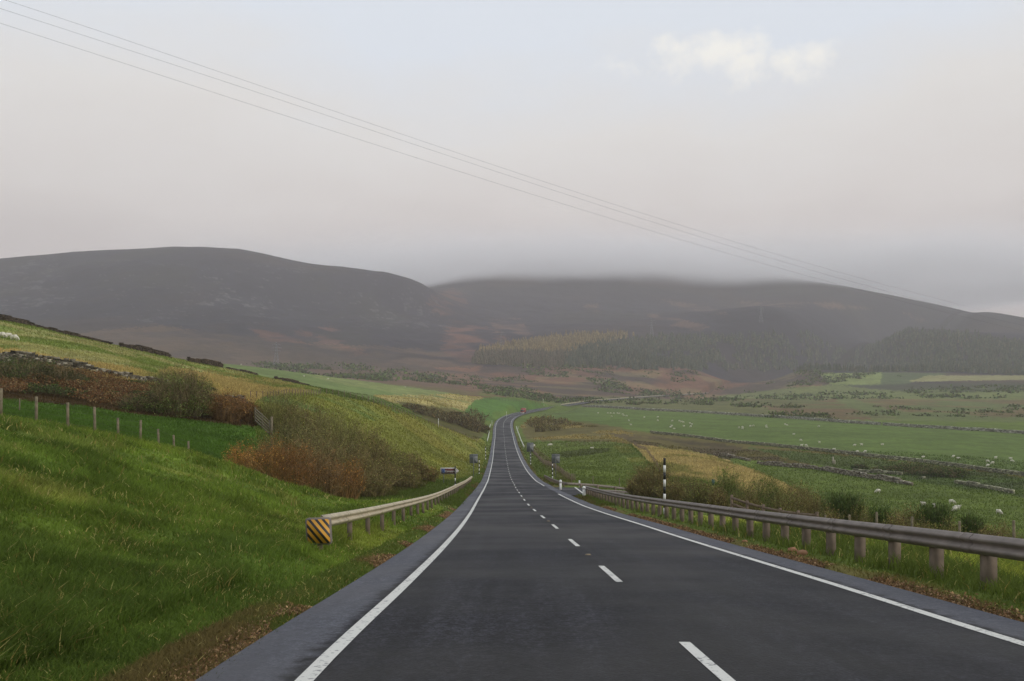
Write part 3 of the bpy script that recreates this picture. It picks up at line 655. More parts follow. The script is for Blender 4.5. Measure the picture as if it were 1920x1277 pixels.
# bracken on the bank under the wall
n_ = 90000; th_ = R.uniform(-.62, -.26, n_); dd_ = R.uniform(85, 113, n_); X_ = np.tan(th_)*dd_; pxx = CX+F*X_/dd_
near = np.interp(pxx, [-200, 0, 250, 400, 480], [82, 84, 88, 91, 92]); far_ = np.interp(pxx, [-200, 0, 100, 290, 400, 480], [102, 103, 106, 110, 106, 100])
ok = (dd_ > near) & (dd_ < far_) & (pxx < 485)
X_, dd_, pxx = X_[ok], dd_[ok], pxx[ok]; hb = np.clip(.75+.75*fbm(X_, dd_, 3.5, 3, 4), .15, 1.7)
c = np.stack([X_, dd_, ground(X_, dd_)+hb*R.uniform(.15, 1, len(X_))**.7], 1)
tone = fbm(X_, dd_, 4, 3, 9); col = pick(RUST[1:3]+BROWN+[C(112,76,48), C(96,70,44)], len(X_)); g_ = (tone > .35) | ((tone > -.1) & (pxx < 110)); col[g_] = pick(DARK+GREEN[3:], g_.sum())
mb = MB(); v_, q_, c_ = leaves_at(c, R.uniform(.12, .26, len(c)), col); mb.add(v_, [q_], c_)
tag(mb.build('bracken', LEAF, color=True), 'rust brown bracken covering the bank under the stone wall', 'bracken', kind='stuff')
# ------------------------------------------------------------------ right hand bushes
for lab, px, d, wp, top, cols, kd, dn, nm in (
 ('thin brown bush at the far end beside the side road barrier', 1200, 84, 50, 890, OLIVE+BROWN, 'twig', 1.0, 'brown_bush'),
 ('brown green bush left of the tall striped pole', 1228, 72, 92, 868, OLIVE+BROWN, 'twig', 1.6, 'brown_bush'), ('brownish bush right behind the tall striped pole', 1285, 70, 80, 892, OLIVE+BROWN+GREEN, 'twig', 1.4, 'brown_bush'),
 ('leafy bright green bush right of the thin sign post', 1366, 62, 66, 882, GREEN+[C(104,116,56)], 'twig', 1.4, 'green_bush'), ('dark green willow bush above the timber rail fence', 1437, 60, 96, 892, GREEN+BROOM, 'twig', 1.7, 'green_bush'),
 ('brown bush between the green willow and the broom', 1505, 58, 72, 912, BROWN+OLIVE, 'twig', 1.3, 'brown_bush'), ('tall dark green broom, largest behind the barrier', 1580, 50, 88, 926, BROOM+DARK, 'broom', 1.7, 'broom_bush'),
 ('mid green broom right of the largest broom', 1652, 50, 60, 950, BROOM+GREEN, 'broom', 1.2, 'broom_bush'), ('straggly grey brown bush between two brooms', 1706, 48, 80, 952, BROWN+OLIVE, 'twig', 1.4, 'brown_bush'),
 ('dark green broom below the grazing sheep', 1752, 47, 70, 944, BROOM+DARK, 'broom', 1.3, 'broom_bush'), ('round dark broom nearest the blue bag', 1822, 46, 56, 968, BROOM+DARK, 'broom', 1.1, 'broom_bush'),
 ('low brown bush right of the blue bag', 1905, 43, 56, 1000, BROWN+GREEN, 'twig', 1.0, 'brown_bush'), ('small green bush under the timber rail fence', 1290, 55, 40, 945, GREEN, 'twig', .7, 'green_bush'),
 ('low brown scrub along the foot of the tan ridge', 1320, 78, 70, 908, BROWN+OLIVE, 'twig', 1.2, 'brown_bush')):
    shrub(nm, lab, px, d, wp, top, cols, kd, dn, G_R)
for i_, (px, d, wp, top) in enumerate(((1195,76,50,896),(1258,66,60,902),(1318,64,60,905),(1345,58,40,915),(1400,56,60,912),(1470,54,60,915),(1530,51,60,930),(1556,47,50,952),(1612,49,60,952),(1680,46,60,968),(1728,44,56,975),(1780,44,60,975),(1850,42,60,990),(1880,60,60,985),(1620,60,70,948),(1480,70,70,908))):
    shrub('brown_bush', 'low brown and olive filler bush in the thick scrub behind the right barrier', px, d, wp, top, (BROWN+OLIVE+GREEN)[i_ % 3:i_ % 3+7], 'twig', 1.0, 'low filler scrub behind the right barrier')
for lab, px, d, wp, top in (('long dark gorse thicket between the stone walls', 1718, 236, 120, 866), ('dark gorse at the right end of the thicket', 1778, 228, 80, 874), ('dark gorse at the left end of the thicket', 1665, 242, 70, 874), ('small round gorse alone left of the thicket', 1612, 246, 32, 870)):
    shrub('gorse_bush', lab, px, d, wp, top, DARK+BROOM, 'dome', .9, 'gorse between the stone walls')
for px, d, wp, top in ((770,372,50,757),(800,368,55,762),(835,366,50,770),(862,372,55,776),(890,400,50,768),(885,372,50,785),(905,385,36,795),(850,400,40,772)):
    shrub('leafless_bush', 'dull brown bush in the thicket left of the road bend', px, d, wp, top, BROWN+DARK, 'twig', .4, 'brown thicket left of the bend')
for px, d, wp, top in ((1002,440,36,782),(1025,450,44,778),(1050,455,44,784),(1012,410,34,790),(1040,415,44,796),(1075,440,40,792),(1105,430,36,798)):
    shrub('leafless_bush', 'brown bush in the rough strip right of the road bend', px, d, wp, top, BROWN+OLIVE, 'twig', .35, 'brown bushes right of the bend')
# gorse scrub dotted over the far moor
def far_bushes(name, label, regions, cols, leaf):
    cs = []; ss = []; cc = []
    for poly_box, d0, d1, cnt, size in regions:
        x0, x1 = poly_box
        for _ in range(cnt):
            d = math.exp(R.uniform(math.log(d0), math.log(d1))); px = R.uniform(x0, x1); x = (px-CX)/F*d
            if fbm(x, d, 60, 2, 33) < -.15: continue
            s = size*R.uniform(.5, 1.4); k = 26; q = R.normal(size=(k, 3))*np.array([s, s*.8, s*.34]); q[:, 2] = np.abs(q[:, 2])
            q += np.array([x, d, 0]); q[:, 2] += ground(q[:, 0], q[:, 1]); cs.append(q); ss.append(np.full(k, s*.75)); cc.append(pick(cols, k))
    v_, q_, c_ = leaves_at(np.vstack(cs), np.concatenate(ss), np.vstack(cc)); mb = MB(); mb.add(v_, [q_], c_)
    tag(mb.build(name, LEAF, color=True), label, 'scrub', kind='stuff')
far_bushes('gorse_scrub', 'dark green gorse patches scattered over the valley floor and moor edge',
  [((985,1110),800,980,70,3), ((1380,1500),640,820,90,3), ((1440,1560),570,640,50,2.2), ((1560,1930),950,1150,160,4), ((470,720),950,1250,160,5), ((560,900),1000,1300,120,5), ((930,1300),1150,1480,220,5), ((1300,1560),900,1400,120,4), ((1600,1930),620,820,60,2.5), ((1100,1330),800,1000,60,3), ((900,1000),820,1100,60,3.5), ((1500,1700),1300,1480,60,5)], DARK+BROOM, 1)
# ------------------------------------------------------------------ woods on the lower hillside
def in_poly(px, py, poly):
    c = False
    for (ax, ay), (bx, by) in zip(poly, poly[1:]+poly[:1]):
        if (ay > py) != (by > py) and px < (bx-ax)*(py-ay)/(by-ay)+ax: c = not c
    return c
def wood(name, label, poly, cols, d0, d1, cnt, hgt, wid):
    P_ = []
    pa = np.array(poly); 
    for _ in range(cnt*30):
        px = R.uniform(pa[:, 0].min(), pa[:, 0].max()); d = R.uniform(d0, d1); x = (px-CX)/F*d; z = float(ground(x, d))
        if in_poly(px+6*R.normal(), HY-F*z/d+2*R.normal(), poly) and fbm(x, d, 90, 3, 71) > -.75: P_.append((x, d, z))
        if len(P_) >= cnt: break
    mb = MB()
    for x, y, z in P_:
        low = HY-F*z/y > 664 and 'larch' in name
        h = hgt*R.uniform(.65, 1.25); w_ = wid*R.uniform(.8, 1.2); k = 6; c0 = pick([C(92,82,64), C(84,80,60)] if low else cols, 1, .14)[0]
        V = []; Q = []
        for t in range(4):                       # ragged tiers
            zb, zt = h*(.12+.22*t), h*(.12+.22*t+.36); rr_ = w_*(1-.23*t); ang = np.arange(2*k)/k*np.pi+R.uniform(0, 3)
            rad = np.where(np.arange(2*k) % 2, .55, 1.0)*rr_*R.uniform(.75, 1.2, 2*k)
            s_ = len(V); V += [(x+r_*math.cos(q), y+r_*math.sin(q), z+zb-r_*.12) for r_, q in zip(rad, ang)]+[(x, y, z+min(zt, h))]
            Q += [(s_+i, s_+(i+1) % (2*k), s_+2*k) for i in range(2*k)]
        mb.add(V, [np.array(Q)], c0)
    tag(mb.build(name, WOODM, color=True), label, 'wood', kind='stuff')
wood('larch_wood', 'yellow brown larch wood on the lower hill slope', [(885,690),(890,668),(930,652),(1000,640),(1080,630),(1190,630),(1150,642),(1075,656),(1055,690)], [C(134,114,74), C(122,104,68), C(112,98,66)], 1440, 2000, 2600, 11, 2.6)
wood('spruce_wood', 'dark green spruce wood across the lower hill on the right', [(1045,692),(1070,662),(1120,642),(1230,634),(1400,628),(1500,626),(1700,620),(1800,628),(1920,645),(2250,655),(2250,712),(1920,704),(1650,698),(1300,693)], [C(62,72,56), C(56,66,52), C(70,78,58), C(82,82,62)], 1460, 2150, 8500, 11, 2.8)  # needle colours set lighter, putting some of the haze over the wood into them
# ------------------------------------------------------------------ dry stone walls
def stone_wall(label, pts, h, sl, gap=0., group=None, cols=None, dz=0.):
    pts = np.array(pts, float); L = np.concatenate([[0], np.cumsum(np.linalg.norm(np.diff(pts, axis=0), axis=1))])
    vs = []; cc = []; cols = cols or [C(104,96,84), C(84,78,68), C(128,120,106), C(66,60,52)]
    for lay in np.arange(0, h, sl*.5):
        s = R.uniform(0, sl)
        while s < L[-1]:
            ln = sl*R.uniform(.6, 1.5); keep = fbm(np.array([s]), np.array([0.]), 6, 3, 3)[0]
            if keep > gap and lay < h*(.75+.45*keep if gap > -1 else 1):
                for side in (-1, 1):
                    x = np.interp(s, L, pts[:, 0]); y = np.interp(s, L, pts[:, 1]); t = [np.interp(s+.5, L, pts[:, i])-np.interp(s-.5, L, pts[:, i]) for i in (0, 1)]
                    a = math.atan2(t[1], t[0]); ox, oy = -math.sin(a)*side*.18, math.cos(a)*side*.18
                    b = np.array([[i, j, k] for i in (-1, 1) for j in (-1, 1) for k in (-1, 1)])*np.array([ln*.5, .22, sl*.3])*(1+.18*R.normal(size=(8, 3)))
                    ca, sa = math.cos(a), math.sin(a); b = np.stack([b[:, 0]*ca-b[:, 1]*sa+x+ox, b[:, 0]*sa+b[:, 1]*ca+y+oy, b[:, 2]+lay+sl*.25+dz+float(ground(x, y))], 1)
                    vs.append(b); cc.append(pick(cols, 1, .2)[0])
            s += ln
    n = len(vs); i = np.arange(n)[:, None]*8
    q = np.concatenate([i+np.array(f) for f in ([0,1,3,2],[4,6,7,5],[0,4,5,1],[2,3,7,6],[0,2,6,4],[1,5,7,3])])
    mb = MB(); mb.add(np.vstack(vs), [q], np.repeat(np.array(cc), 8, 0))
    return tag(mb.build('stone_wall', STONE, color=True), label, 'wall', group)
def w_px(*l): return [((px-CX)/F*d, d) for px, d in l]
GW = 'dry stone walls'
LICH = [C(110,104,90), C(88,82,70), C(146,140,124), C(66,62,52)]
stone_wall('lichened dry stone wall above the rust bracken on the left', w_px((-60,104), (0,105), (100,108), (200,110), (290,113), (330,114)), 1.35, .36, -.8, GW, LICH)
stone_wall('tumbled end of wall in the bracken right of the round bush', w_px((385,112), (420,113), (462,114)), 1.0, .36, -.3, GW)
stone_wall('long dark wall on the skyline above the left sheep', w_px((-60,166), (0,172), (60,178), (120,182), (210,188)), 1.2, .4, -.9, GW, [C(74,64,54), C(60,52,44)])
stone_wall('broken skyline wall stub above the round bush', w_px((225,189), (250,192), (290,196), (330,201)), 1.1, .4, -.2, GW, [C(74,64,54), C(60,52,44)])
stone_wall('skyline wall stub in front of the far green field', w_px((352,203), (380,206), (416,210)), 1.4, .4, -.5, GW, [C(78,66,54), C(62,54,44)])
stone_wall('low skyline wall fading out before the cutting fence', w_px((425,211), (450,213), (482,216)), .8, .4, -.3, GW, [C(88,78,66), C(68,60,50)])
stone_wall('dark wall end on the rise above the cutting fence', w_px((516,222), (550,228), (592,235)), 1.4, .4, -.6, GW, [C(78,66,54), C(62,54,44)])
def w_hit(l, d0, d1): return [tuple(hit(px, py, d0, d1)[:2]) for px, py in l]
FARW = [C(142,140,116), C(124,122,100), C(110,108,90)]
stone_wall('pale wall along the far edge of the big sheep field', w_hit([(1092,763),(1200,769),(1340,776),(1480,785),(1600,794),(1760,804),(1920,814),(2060,824)], 420, 760), 1.5, .8, -1, GW, [C(150,148,136), C(130,126,114)])
stone_wall('grey wall along the near edge of the big sheep field', w_hit([(1220,812),(1340,826),(1480,840),(1640,858),(1780,874),(1920,893),(2050,908)], 220, 420), 1.0, .55, -1, GW, FARW)
stone_wall('tumbled rubble wall along the top of the lower sheep field', w_hit([(1340,856),(1400,864),(1500,878),(1620,896),(1710,911)], 180, 320), 1.2, .5, -.7, GW, [C(120,112,98), C(96,86,72), C(138,132,118)])
stone_wall('low broken wall in front of the gorse thicket', w_hit([(1600,884),(1680,890),(1765,902),(1850,916),(1900,926)], 170, 300), .8, .5, -.35, GW, FARW)
# ------------------------------------------------------------------ fences
DARKW = plain('rusty_wire', (.07, .06, .05), .8)
def post_row(pts, spacing):
    pts = np.array(pts, float); L = np.concatenate([[0], np.cumsum(np.linalg.norm(np.diff(pts, axis=0), axis=1))])
    s = np.arange(0, L[-1]+.01, spacing); return np.stack([np.interp(s, L, pts[:, 0]), np.interp(s, L, pts[:, 1])], 1)
def wire_fence(label, pts, spacing, h, w_, mat, group='wire stock fences', wires=4, one=False, wr=.003, wm=None):
    pp = post_row(pts, spacing) if spacing else np.array(pts); p0 = gp(*pp[0])
    root = None if one else empty('stock_fence', p0, 0, label, 'fence', group)
    mb = MB(); tops = []
    for i, (x, y) in enumerate(pp):
        z = float(ground(x, y)); hh = h*R.uniform(.9, 1.08); lean = R.normal(size=2)*.03
        b = MB() if not one else mb
        o_ = np.zeros(3) if one else p0
        b.cyl(np.array([x, y, z-.3])-o_, np.array([x+lean[0], y+lean[1], z+hh])-o_, w_/2, 7, w_/2*.92)
        if not one: b.build('post', mat, root)
        tops.append((x, y, z, hh))
    wb = mb if one else MB()
    for (x0, y0, z0, h0), (x1, y1, z1, h1) in zip(tops, tops[1:]):
        for f in np.linspace(.25, .93, wires):
            o_ = np.zeros(3) if one else p0
            a = np.array([x0, y0, z0+h0*f])-o_; b = np.array([x1, y1, z1+h1*f])-o_
            wb.bar(a, b, wr*2)
    if one: return tag(mb.build('stock_fence', mat), label, 'fence', group)
    wb.build('wire', wm or DARKW, root); return root
wire_fence('timber post and wire fence along the crest of the near grass bank', w_px((-62,33.4), (1,35), (68,36.8), (127,39.1), (178,41.4), (222,43.8), (263,46.3), (298,48.8), (327,51), (354,53.2)), 0, 1.2, .13, TIMBER, wm=DARKW)
wire_fence('second thin fence behind the near crest posts, far left', w_px((-40,64), (22,66), (68,68)), 3.0, 1.1, .1, TIMBER, wires=3)
wire_fence('close post fence climbing to the crest of the mown cutting', w_px((470,122), (500,127), (540,142), (600,165)), 1.9, 1.1, .12, TIMBERD, one=True, wr=.006)
wire_fence('fence running down the crest of the mown cutting to the road', w_px((600,165), (650,179), (700,193), (760,222), (800,242), (860,277), (895,305)), 3.2, 1.2, .13, TIMBERD, one=True, wr=.008)
wire_fence('fence around the top of the green mound inside the bend', w_px((880,560), (930,606), (980,645), (1030,695)), 4.5, 1.3, .16, TIMBER, one=True, wr=.012)
wire_fence('fence beside the verge on the right, dropping to the road bend', w_px((1078,137), (1062,152), (1045,172), (1030,196), (1015,226), (1002,262), (990,305)), 2.2, 1.15, .11, TIMBERD, one=True, wr=.006)
wire_fence('fence across the far edge of the near right hand field', w_px((1062,302), (1100,300), (1160,305), (1185,308), (1240,296), (1300,262)), 3.0, 1.25, .15, TIMBER, one=True, wr=.008)
wire_fence('fence between the near green field and the tan grass ridge', w_px((1188,306), (1200,262), (1215,225), (1235,185), (1242,150), (1240,136)), 2.6, 1.2, .11, TIMBERD, one=True, wr=.007)
wire_fence('widely spaced fence posts behind the side road barrier', w_px((1072,126), (1107,123), (1145,121), (1181,119), (1240,110), (1300,100)), 4.2, 1.5, .11, TIMBER, wires=3)
wire_fence('posts of the wire fence behind the long right barrier', w_px((1545,40.5), (1590,38.5), (1640,36.5), (1720,34), (1850,31.5), (1990,29)), 2.1, 1.15, .1, TIMBER, wires=3)
wire_fence('thin fence at the far edge of the mown strip beyond the bend', w_px((1015,560), (1060,600), (1100,690)), 5, 1.2, .14, TIMBER, one=True, wr=.01)
# timber rail fence
A_ = at(1372, 46); B_ = at(1532, 40.5); root = empty('rail_fence', A_, 0, 'short timber post and rail fence behind the long right barrier', 'fence')
n_ = 6
ps = [A_*(1-t)+B_*t for t in np.linspace(0, 1, n_)]
for p in ps:
    z = float(ground(p[0], p[1])); mb = MB(); mb.box((p[0]-A_[0], p[1]-A_[1], z-A_[2]+.55), (.12, .1, 1.3)); mb.build('post', TIMBERD, root); p[2] = z
for f in (.42, .74, 1.05):
    mb = MB()
    for a, b in zip(ps, ps[1:]): mb.bar(a-A_+np.array([0, -.06, f]), b-A_+np.array([0, -.06, f]), .05, .12)
    mb.build('rail', TIMBERD, root)
# field gate
A_ = at(478, 82.5); B_ = at(505, 78); A_[2] = max(A_[2], (HY-792)/F*82.5); B_[2] = (HY-818)/F*78
root = empty('field_gate', B_, 0, 'grey timber field gate at the right end of the hedge line', 'gate')
for k in range(5):
    mb = MB(); h = .22+.26*k; mb.bar(A_-B_+np.array([0, 0, h]), np.array([0, 0, h]), .05, .1); mb.build('rail', TIMBER, root)
for f in (0., .5, 1.):
    p = (A_-B_)*f; mb = MB(); mb.bar(p+np.array([.03, -.05, .1]), p+np.array([.03, -.05, 1.4]), .09); mb.build('upright', TIMBER, root)
mb = MB(); mb.box((.25, -.15, .2), (.17, .17, 3.0)); mb.build('gate_post', TIMBER, root)
# ------------------------------------------------------------------ crash barriers
WPROF = [(-.02,-.155),(.012,-.155),(.03,-.13),(.075,-.1),(.085,-.075),(.075,-.05),(.03,-.02),(.02,0),(.03,.02),(.075,.05),(.085,.075),(.075,.1),(.03,.13),(.012,.155),(-.02,.155)]
def barrier(label, path, side, beam_mat, post_mat, spacing, post=(.2, .16), group='steel crash barriers', prof_s=1.0, first=0., post_h=None):
    """path: points of the beam centre; side -1 means traffic is to the left"""
    path = np.array(path, float); p0 = path[0].copy(); p0[2] = float(ground(p0[0], p0[1]))
    root = empty('crash_barrier', p0, 0, label, 'barrier', group)
    pr = np.array(WPROF)*prof_s; pr[:, 0] *= side
    if side > 0: pr = pr[::-1]
    mb = MB(); mb.sweep(path-p0, pr); L0 = np.concatenate([[0], np.cumsum(np.linalg.norm(np.diff(path, axis=0), axis=1))])
    if prof_s < 1.15:
        for s in np.arange(3.2, L0[-1]-.5, 3.2):        # overlapping joints, bolted
            q2 = np.stack([np.interp([s-.16, s, s+.16], L0, path[:, i]) for i in range(3)], 1)-p0; pj = pr.copy(); pj[:, 0] += .006*side; pj[:, 1] *= 1.02; mb.sweep(q2, pj)
    mb.build('beam', beam_mat, root, smooth=False)
    L = np.concatenate([[0], np.cumsum(np.linalg.norm(np.diff(path, axis=0), axis=1))]); t = np.gradient(path, axis=0)
    for s in np.arange(first, L[-1], spacing):
        p = np.array([np.interp(s, L, path[:, i]) for i in range(3)]); tt_ = np.array([np.interp(s, L, t[:, i]) for i in range(2)]); tt_ /= np.linalg.norm(tt_)
        n_ = np.array([tt_[1], -tt_[0]]); q = p[:2]-n_*side*(.03+post[1]/2); z = float(ground(q[0], q[1]))-.2; top = p[2]+.1*prof_s
        mb = MB(); mb.box((q[0]-p0[0], q[1]-p0[1], (z+top)/2-p0[2]), (post[0], post[1], top-z), math.atan2(tt_[1], tt_[0])); mb.build('post', post_mat, root)
    return root, p0
CONC = plain('barrier_post', lin(118, 104, 90), .9, 0, .25, 4, .3)
def along(ys, off, dz):
    f = off if callable(off) else (lambda y: off)
    return [road_at(y, f(y), dz) for y in ys]
lb, lb0 = barrier('left crash barrier with a striped end plate on the grass verge', along(np.concatenate([np.linspace(21.2, 60, 30), np.linspace(62, 126, 30)]), lambda y: -np.interp(y, [20, 45, 126], [6.27, 6.0, 5.72]), .86), 1, GALVL, CONC, 3.2, (.09, .13), first=1.0)
mp_ = plain('yellow_stripe', (.72, .38, .03), .5, 0, .1, 4)
m, nt, b = new_mat('hazard_stripes')
tc = N(nt, 'ShaderNodeTexCoord'); sx_ = N(nt, 'ShaderNodeSeparateXYZ'); nt.links.new(tc.outputs['Object'], sx_.inputs[0])
fr = mth('FRACT', mth('MULTIPLY', mth('ADD', mth('ADD', mth('MULTIPLY', sx_.outputs[0], 1.25), sx_.outputs[2]), 10.03), 4.9))
mixc = N(nt, 'ShaderNodeMix', data_type='RGBA'); nt.links.new(mth('GREATER_THAN', fr, .46), mixc.inputs[0]); mixc.inputs[6].default_value = (.02, .02, .02, 1); mixc.inputs[7].default_value = (.68, .33, .03, 1)
nt.links.new(mixc.outputs[2], b.inputs['Base Color']); b.inputs['Roughness'].default_value = .45
def rounded(w_, h, r, n=5):
    o = []
    for cx, cz, a0 in ((w_/2-r, h/2-r, 0), (-w_/2+r, h/2-r, 90), (-w_/2+r, -h/2+r, 180), (w_/2-r, -h/2+r, 270)):
        for k in range(n): t = math.radians(a0+90*k/(n-1)); o.append((cx+r*math.cos(t), cz+r*math.sin(t)))
    return o
def slab(mb, outline, y0, y1, mi=0, c=(0, 0)):
    k = len(outline); V = [(x+c[0], y0, z+c[1]) for x, z in outline]+[(x+c[0], y1, z+c[1]) for x, z in outline]; i = np.arange(k); j = (i+1) % k
    mb.add(V, [i[None, :], (i+k)[::-1][None, :], np.stack([i, i+k, j+k, j], 1)], mi=mi)
pc = road_at(21.1, -6.27, .67)-lb0
mb = MB(); slab(mb, rounded(.6, .62, .06), -.03, .03); o = mb.build('end_plate', GALV, lb); o.location = tuple(pc+np.array([0, -.12, 0])); o.rotation_euler = (0, math.radians(-3), math.radians(-6)); plate = o
mb = MB(); slab(mb, rounded(.53, .55, .05), -.036, -.03); o = mb.build('hazard_panel', m, plate); o['label'] = 'yellow panel with black diagonal stripes'
mb = MB(); mb.box((-.02, .05, -.5), (.12, .08, .6)); mb.build('plate_leg', TIMBERD, plate)
ys_ = np.concatenate([np.linspace(-4, 40, 34), np.linspace(42, 82, 22)])
barrier('long crash barrier on the right with wide posts, nearest the viewer', along(ys_, lambda y: 5.85-.0*y, .74), -1, GALV, CONC, 1.82, (.24, .16), first=.6, prof_s=1.08)
pA = [np.array([(px-CX)/F*d, d, (HY-py)/F*d]) for px, py, d in ((1021,892,152),(1030,896.5,136),(1040,901,123),(1050,904.5,114),(1062,907,111.5),(1080,907.8,112),(1100,909,113),(1130,911.5,114),(1160,915,115),(1190,919,116))]
t_ = np.linspace(0, 1, len(pA)); tf = np.linspace(0, 1, 40); pA = np.stack([np.interp(tf, t_, np.array(pA)[:, i]) for i in range(3)], 1)
barrier('crash barrier curving from the main road along the side road', pA, -1, GALV, CONC, 2.6, (.2, .14), first=1)
pB = [np.array([(px-CX)/F*d, d, (HY-py)/F*d]) for px, py, d in ((1108,920.5,97),(1130,920.8,98.5),(1160,922,100),(1190,925,101))]
barrier('short lower barrier on the near side of the side road', pB, 1, GALV, CONC, 1.8, (.12, .14), first=.6)
ys_ = np.linspace(338, 446, 40)
barrier('distant white barrier left of the road before the bend', along(ys_, -6.3, .85), 1, WHITE, WHITE, 9, (.15, .15), prof_s=1.25)
barrier('distant white barrier right of the road before the bend', along(np.linspace(300, 430, 40), 6.2, .85), -1, WHITE, WHITE, 9, (.15, .15), prof_s=1.2)
ys_ = np.concatenate([np.linspace(745, 1300, 60), np.linspace(1310, 1900, 30)])
barrier('very distant pale barrier beside the road beyond the bend', along(ys_, -5.6, .9), 1, GALVL, GALVL, 60, (.3, .3), prof_s=2.2)
# ------------------------------------------------------------------ poles, bollards, signs
GP = 'black and white roadside snow poles'
def snow_pole(label, px, d, top, w_=.11, bands=9, base=None, first_black=True):
    p = at(px, d); h = (HY-top)/F*d-p[2]; bl = h/bands
    mb = MB()
    for i in range(bands): mb.cyl((0, 0, h-bl*(i+1)), (0, 0, h-bl*i), w_/2*(1 if i % 2 else .995), 12, mi=(i % 2 == 0) == first_black)
    mb.cyl((0, 0, -.3), (0, 0, .001), w_/2*.97, 12, mi=1)
    o = mb.build('snow_pole', mats=[WHITE, BLACK]); o.location = tuple(p); return tag(o, label, 'pole', GP)
snow_pole('tall black and white pole standing behind the right barrier', 1246, 47, 859, .13, 8)
snow_pole('banded pole in front of the nearer grey sign on the right', 1036, 141, 866, .15, 9)
snow_pole('banded pole under the farther grey sign on the right', 995, 206, 848, .17, 9)
snow_pole('banded pole beside the grey sign on the left', 898.5, 165, 859.5, .15, 8)
snow_pole('smallest banded pole, up the left verge beyond the grey sign', 910.5, 238, 837, .2, 8)
def bollard(label, px, d, top):
    p = at(px, d); h = (HY-top)/F*d-p[2]; root = empty('bollard', p, 0, label, 'bollard', 'white bollards at the side road')
    mb = MB(); r = .14
    mb.cyl((0, 0, -.1), (0, 0, h*.72), r*.92, 16, r*.86); mb.cyl((0, 0, h*.76), (0, 0, h*.9), r*1.05, 16, r*1.02)
    for k in range(4):
        t0, t1 = k/4*math.pi/2, (k+1)/4*math.pi/2
        mb.cyl((0, 0, h*.9+math.sin(t0)*h*.1), (0, 0, h*.9+math.sin(t1)*h*.1), r*1.02*math.cos(t0), 16, max(.01, r*1.02*math.cos(t1)), cap=k == 3)
    mb.build('body', WHITE, root); mb = MB(); mb.cyl((0, 0, h*.715), (0, 0, h*.765), r*.84, 16); mb.build('reflector_band', plain('reflector', (.30, .27, .24), .3), root)
bollard('white bollard at the near corner of the side road', 1095, 79, 911.5); bollard('white bollard at the far corner, in front of the curved barrier', 1051, 101, 899.5)
p = at(1086.5, 116); mb = MB(); mb.box((0, 0, .35), (.2, .12, .9)); mb.cyl((0, 0, .7), (0, 0, .82), .1, 12, .03); o = mb.build('verge_marker', WHITE); o.location = tuple(p); tag(o, 'short white marker post between the two bollards', 'marker post')
def delineator(label, px, d, top):
    p = at(px, d); h = (HY-top)/F*d-p[2]; mb = MB(); mb.box((0, 0, h/2), (.16, .1, h), taper=.9); mb.box((0, -.055, h*.8), (.1, .012, .16), mi=1)
    o = mb.build('marker_post', mats=[WHITE, BLACK]); o.location = tuple(p); tag(o, label, 'marker post', 'white marker posts at the bend')
delineator('small white post on the green mound left of the truck', 949.5, 520, 771.5); delineator('white marker post at the top of the left distant barrier', 922.5, 448, 788.5); delineator('white post on the mound right of the truck', 1020, 690, 758)
delineator('white post at the upper end of the right distant barrier', 971.5, 425, 799); delineator('white post in the grass right of the bend', 1070, 560, 782.5); delineator('white post on the right of the mound crest', 1018.5, 700, 747); delineator('white post at the crest of the mown cutting', 822, 258, 784.5)
def back_sign(label, px, d, top, bot, wpx, postpx=None, posts=1):
    p = at(px, d); root = empty('road_sign', p, math.radians(3), label, 'road sign', 'grey backs of road signs')
    zt = (HY-top)/F*d-p[2]; zb = (HY-bot)/F*d-p[2]; w_ = wpx/F*d
    mb = MB(); slab(mb, rounded(w_, zt-zb, .06), -.01, .012, c=(0, (zt+zb)/2)); mb.build('panel', GREY, root)
    for f in (.12, .5, .88):
        mb = MB(); z = zb+(zt-zb)*f; mb.box((0, -.03, z), (w_*.96, .035, .07)); mb.build('rail', plain('sign_rail', lin(86, 94, 96), .5), root)
    for k in ((0,) if posts == 1 else (-.3, .3)):
        mb = MB(); mb.cyl((k*w_, -.1, -.3), (k*w_, -.1, zt-.03), .06, 10); mb.build('post', GREY, root)
back_sign('grey back of a road sign on the left verge beyond the cemetery sign', 888, 150, 851.5, 868.5, 15.5)
back_sign('grey back of the nearer road sign on the right', 1042, 148, 851.5, 868.5, 15.5)
back_sign('grey back of the farther road sign on the right verge', 994, 212, 830, 847, 13)
# cemetery sign
d = 95.; p = at(853.5, d); k = d/F; root = empty('direction_sign', p, math.radians(4), 'brown and white Cemetery direction sign on the left verge pointing right', 'road sign')
def rel(px, py): return ((px-853.5)*k, (HY-py)*k-p[2])
x0, z0 = rel(826, 889.3); x1, z1 = rel(853.5, 877.0); xt, zt = rel(860.2, 883); zm = (z0+z1)/2
def arrow(s): return [(x0+s, z0+s), (x1+.05-s*.3, z0+s), (xt-s*1.4, zm), (x1+.05-s*.3, z1-s), (x0+s, z1-s)]
mb = MB(); slab(mb, arrow(0), 0, .03); pan = mb.build('panel', WHITE, root)
BRN = plain('sign_brown', (.10, .025, .017), .5, 0, .1, 5)
mb = MB(); V_ = arrow(.075); V_ = [V_[0], (x1+.06, z0+.075), (x1+.06, z1-.075), V_[-1]]; slab(mb, V_, -.004, 0); mb.build('brown_field', BRN, pan)
mb = MB()
for s_, mi in ((.0, 0),):
    xs = x1+.09; q = [(xs, z0+.1), (xs+.06, z0+.1), (xt-.13, zm), (xs+.06, z1-.1), (xs, z1-.1), (xt-.2, zm)]
    slab(mb, q[:3]+[q[5]], -.004, 0); slab(mb, [q[5], q[2], q[3], q[4]], -.004, 0)
mb.build('chevron', BRN, pan)
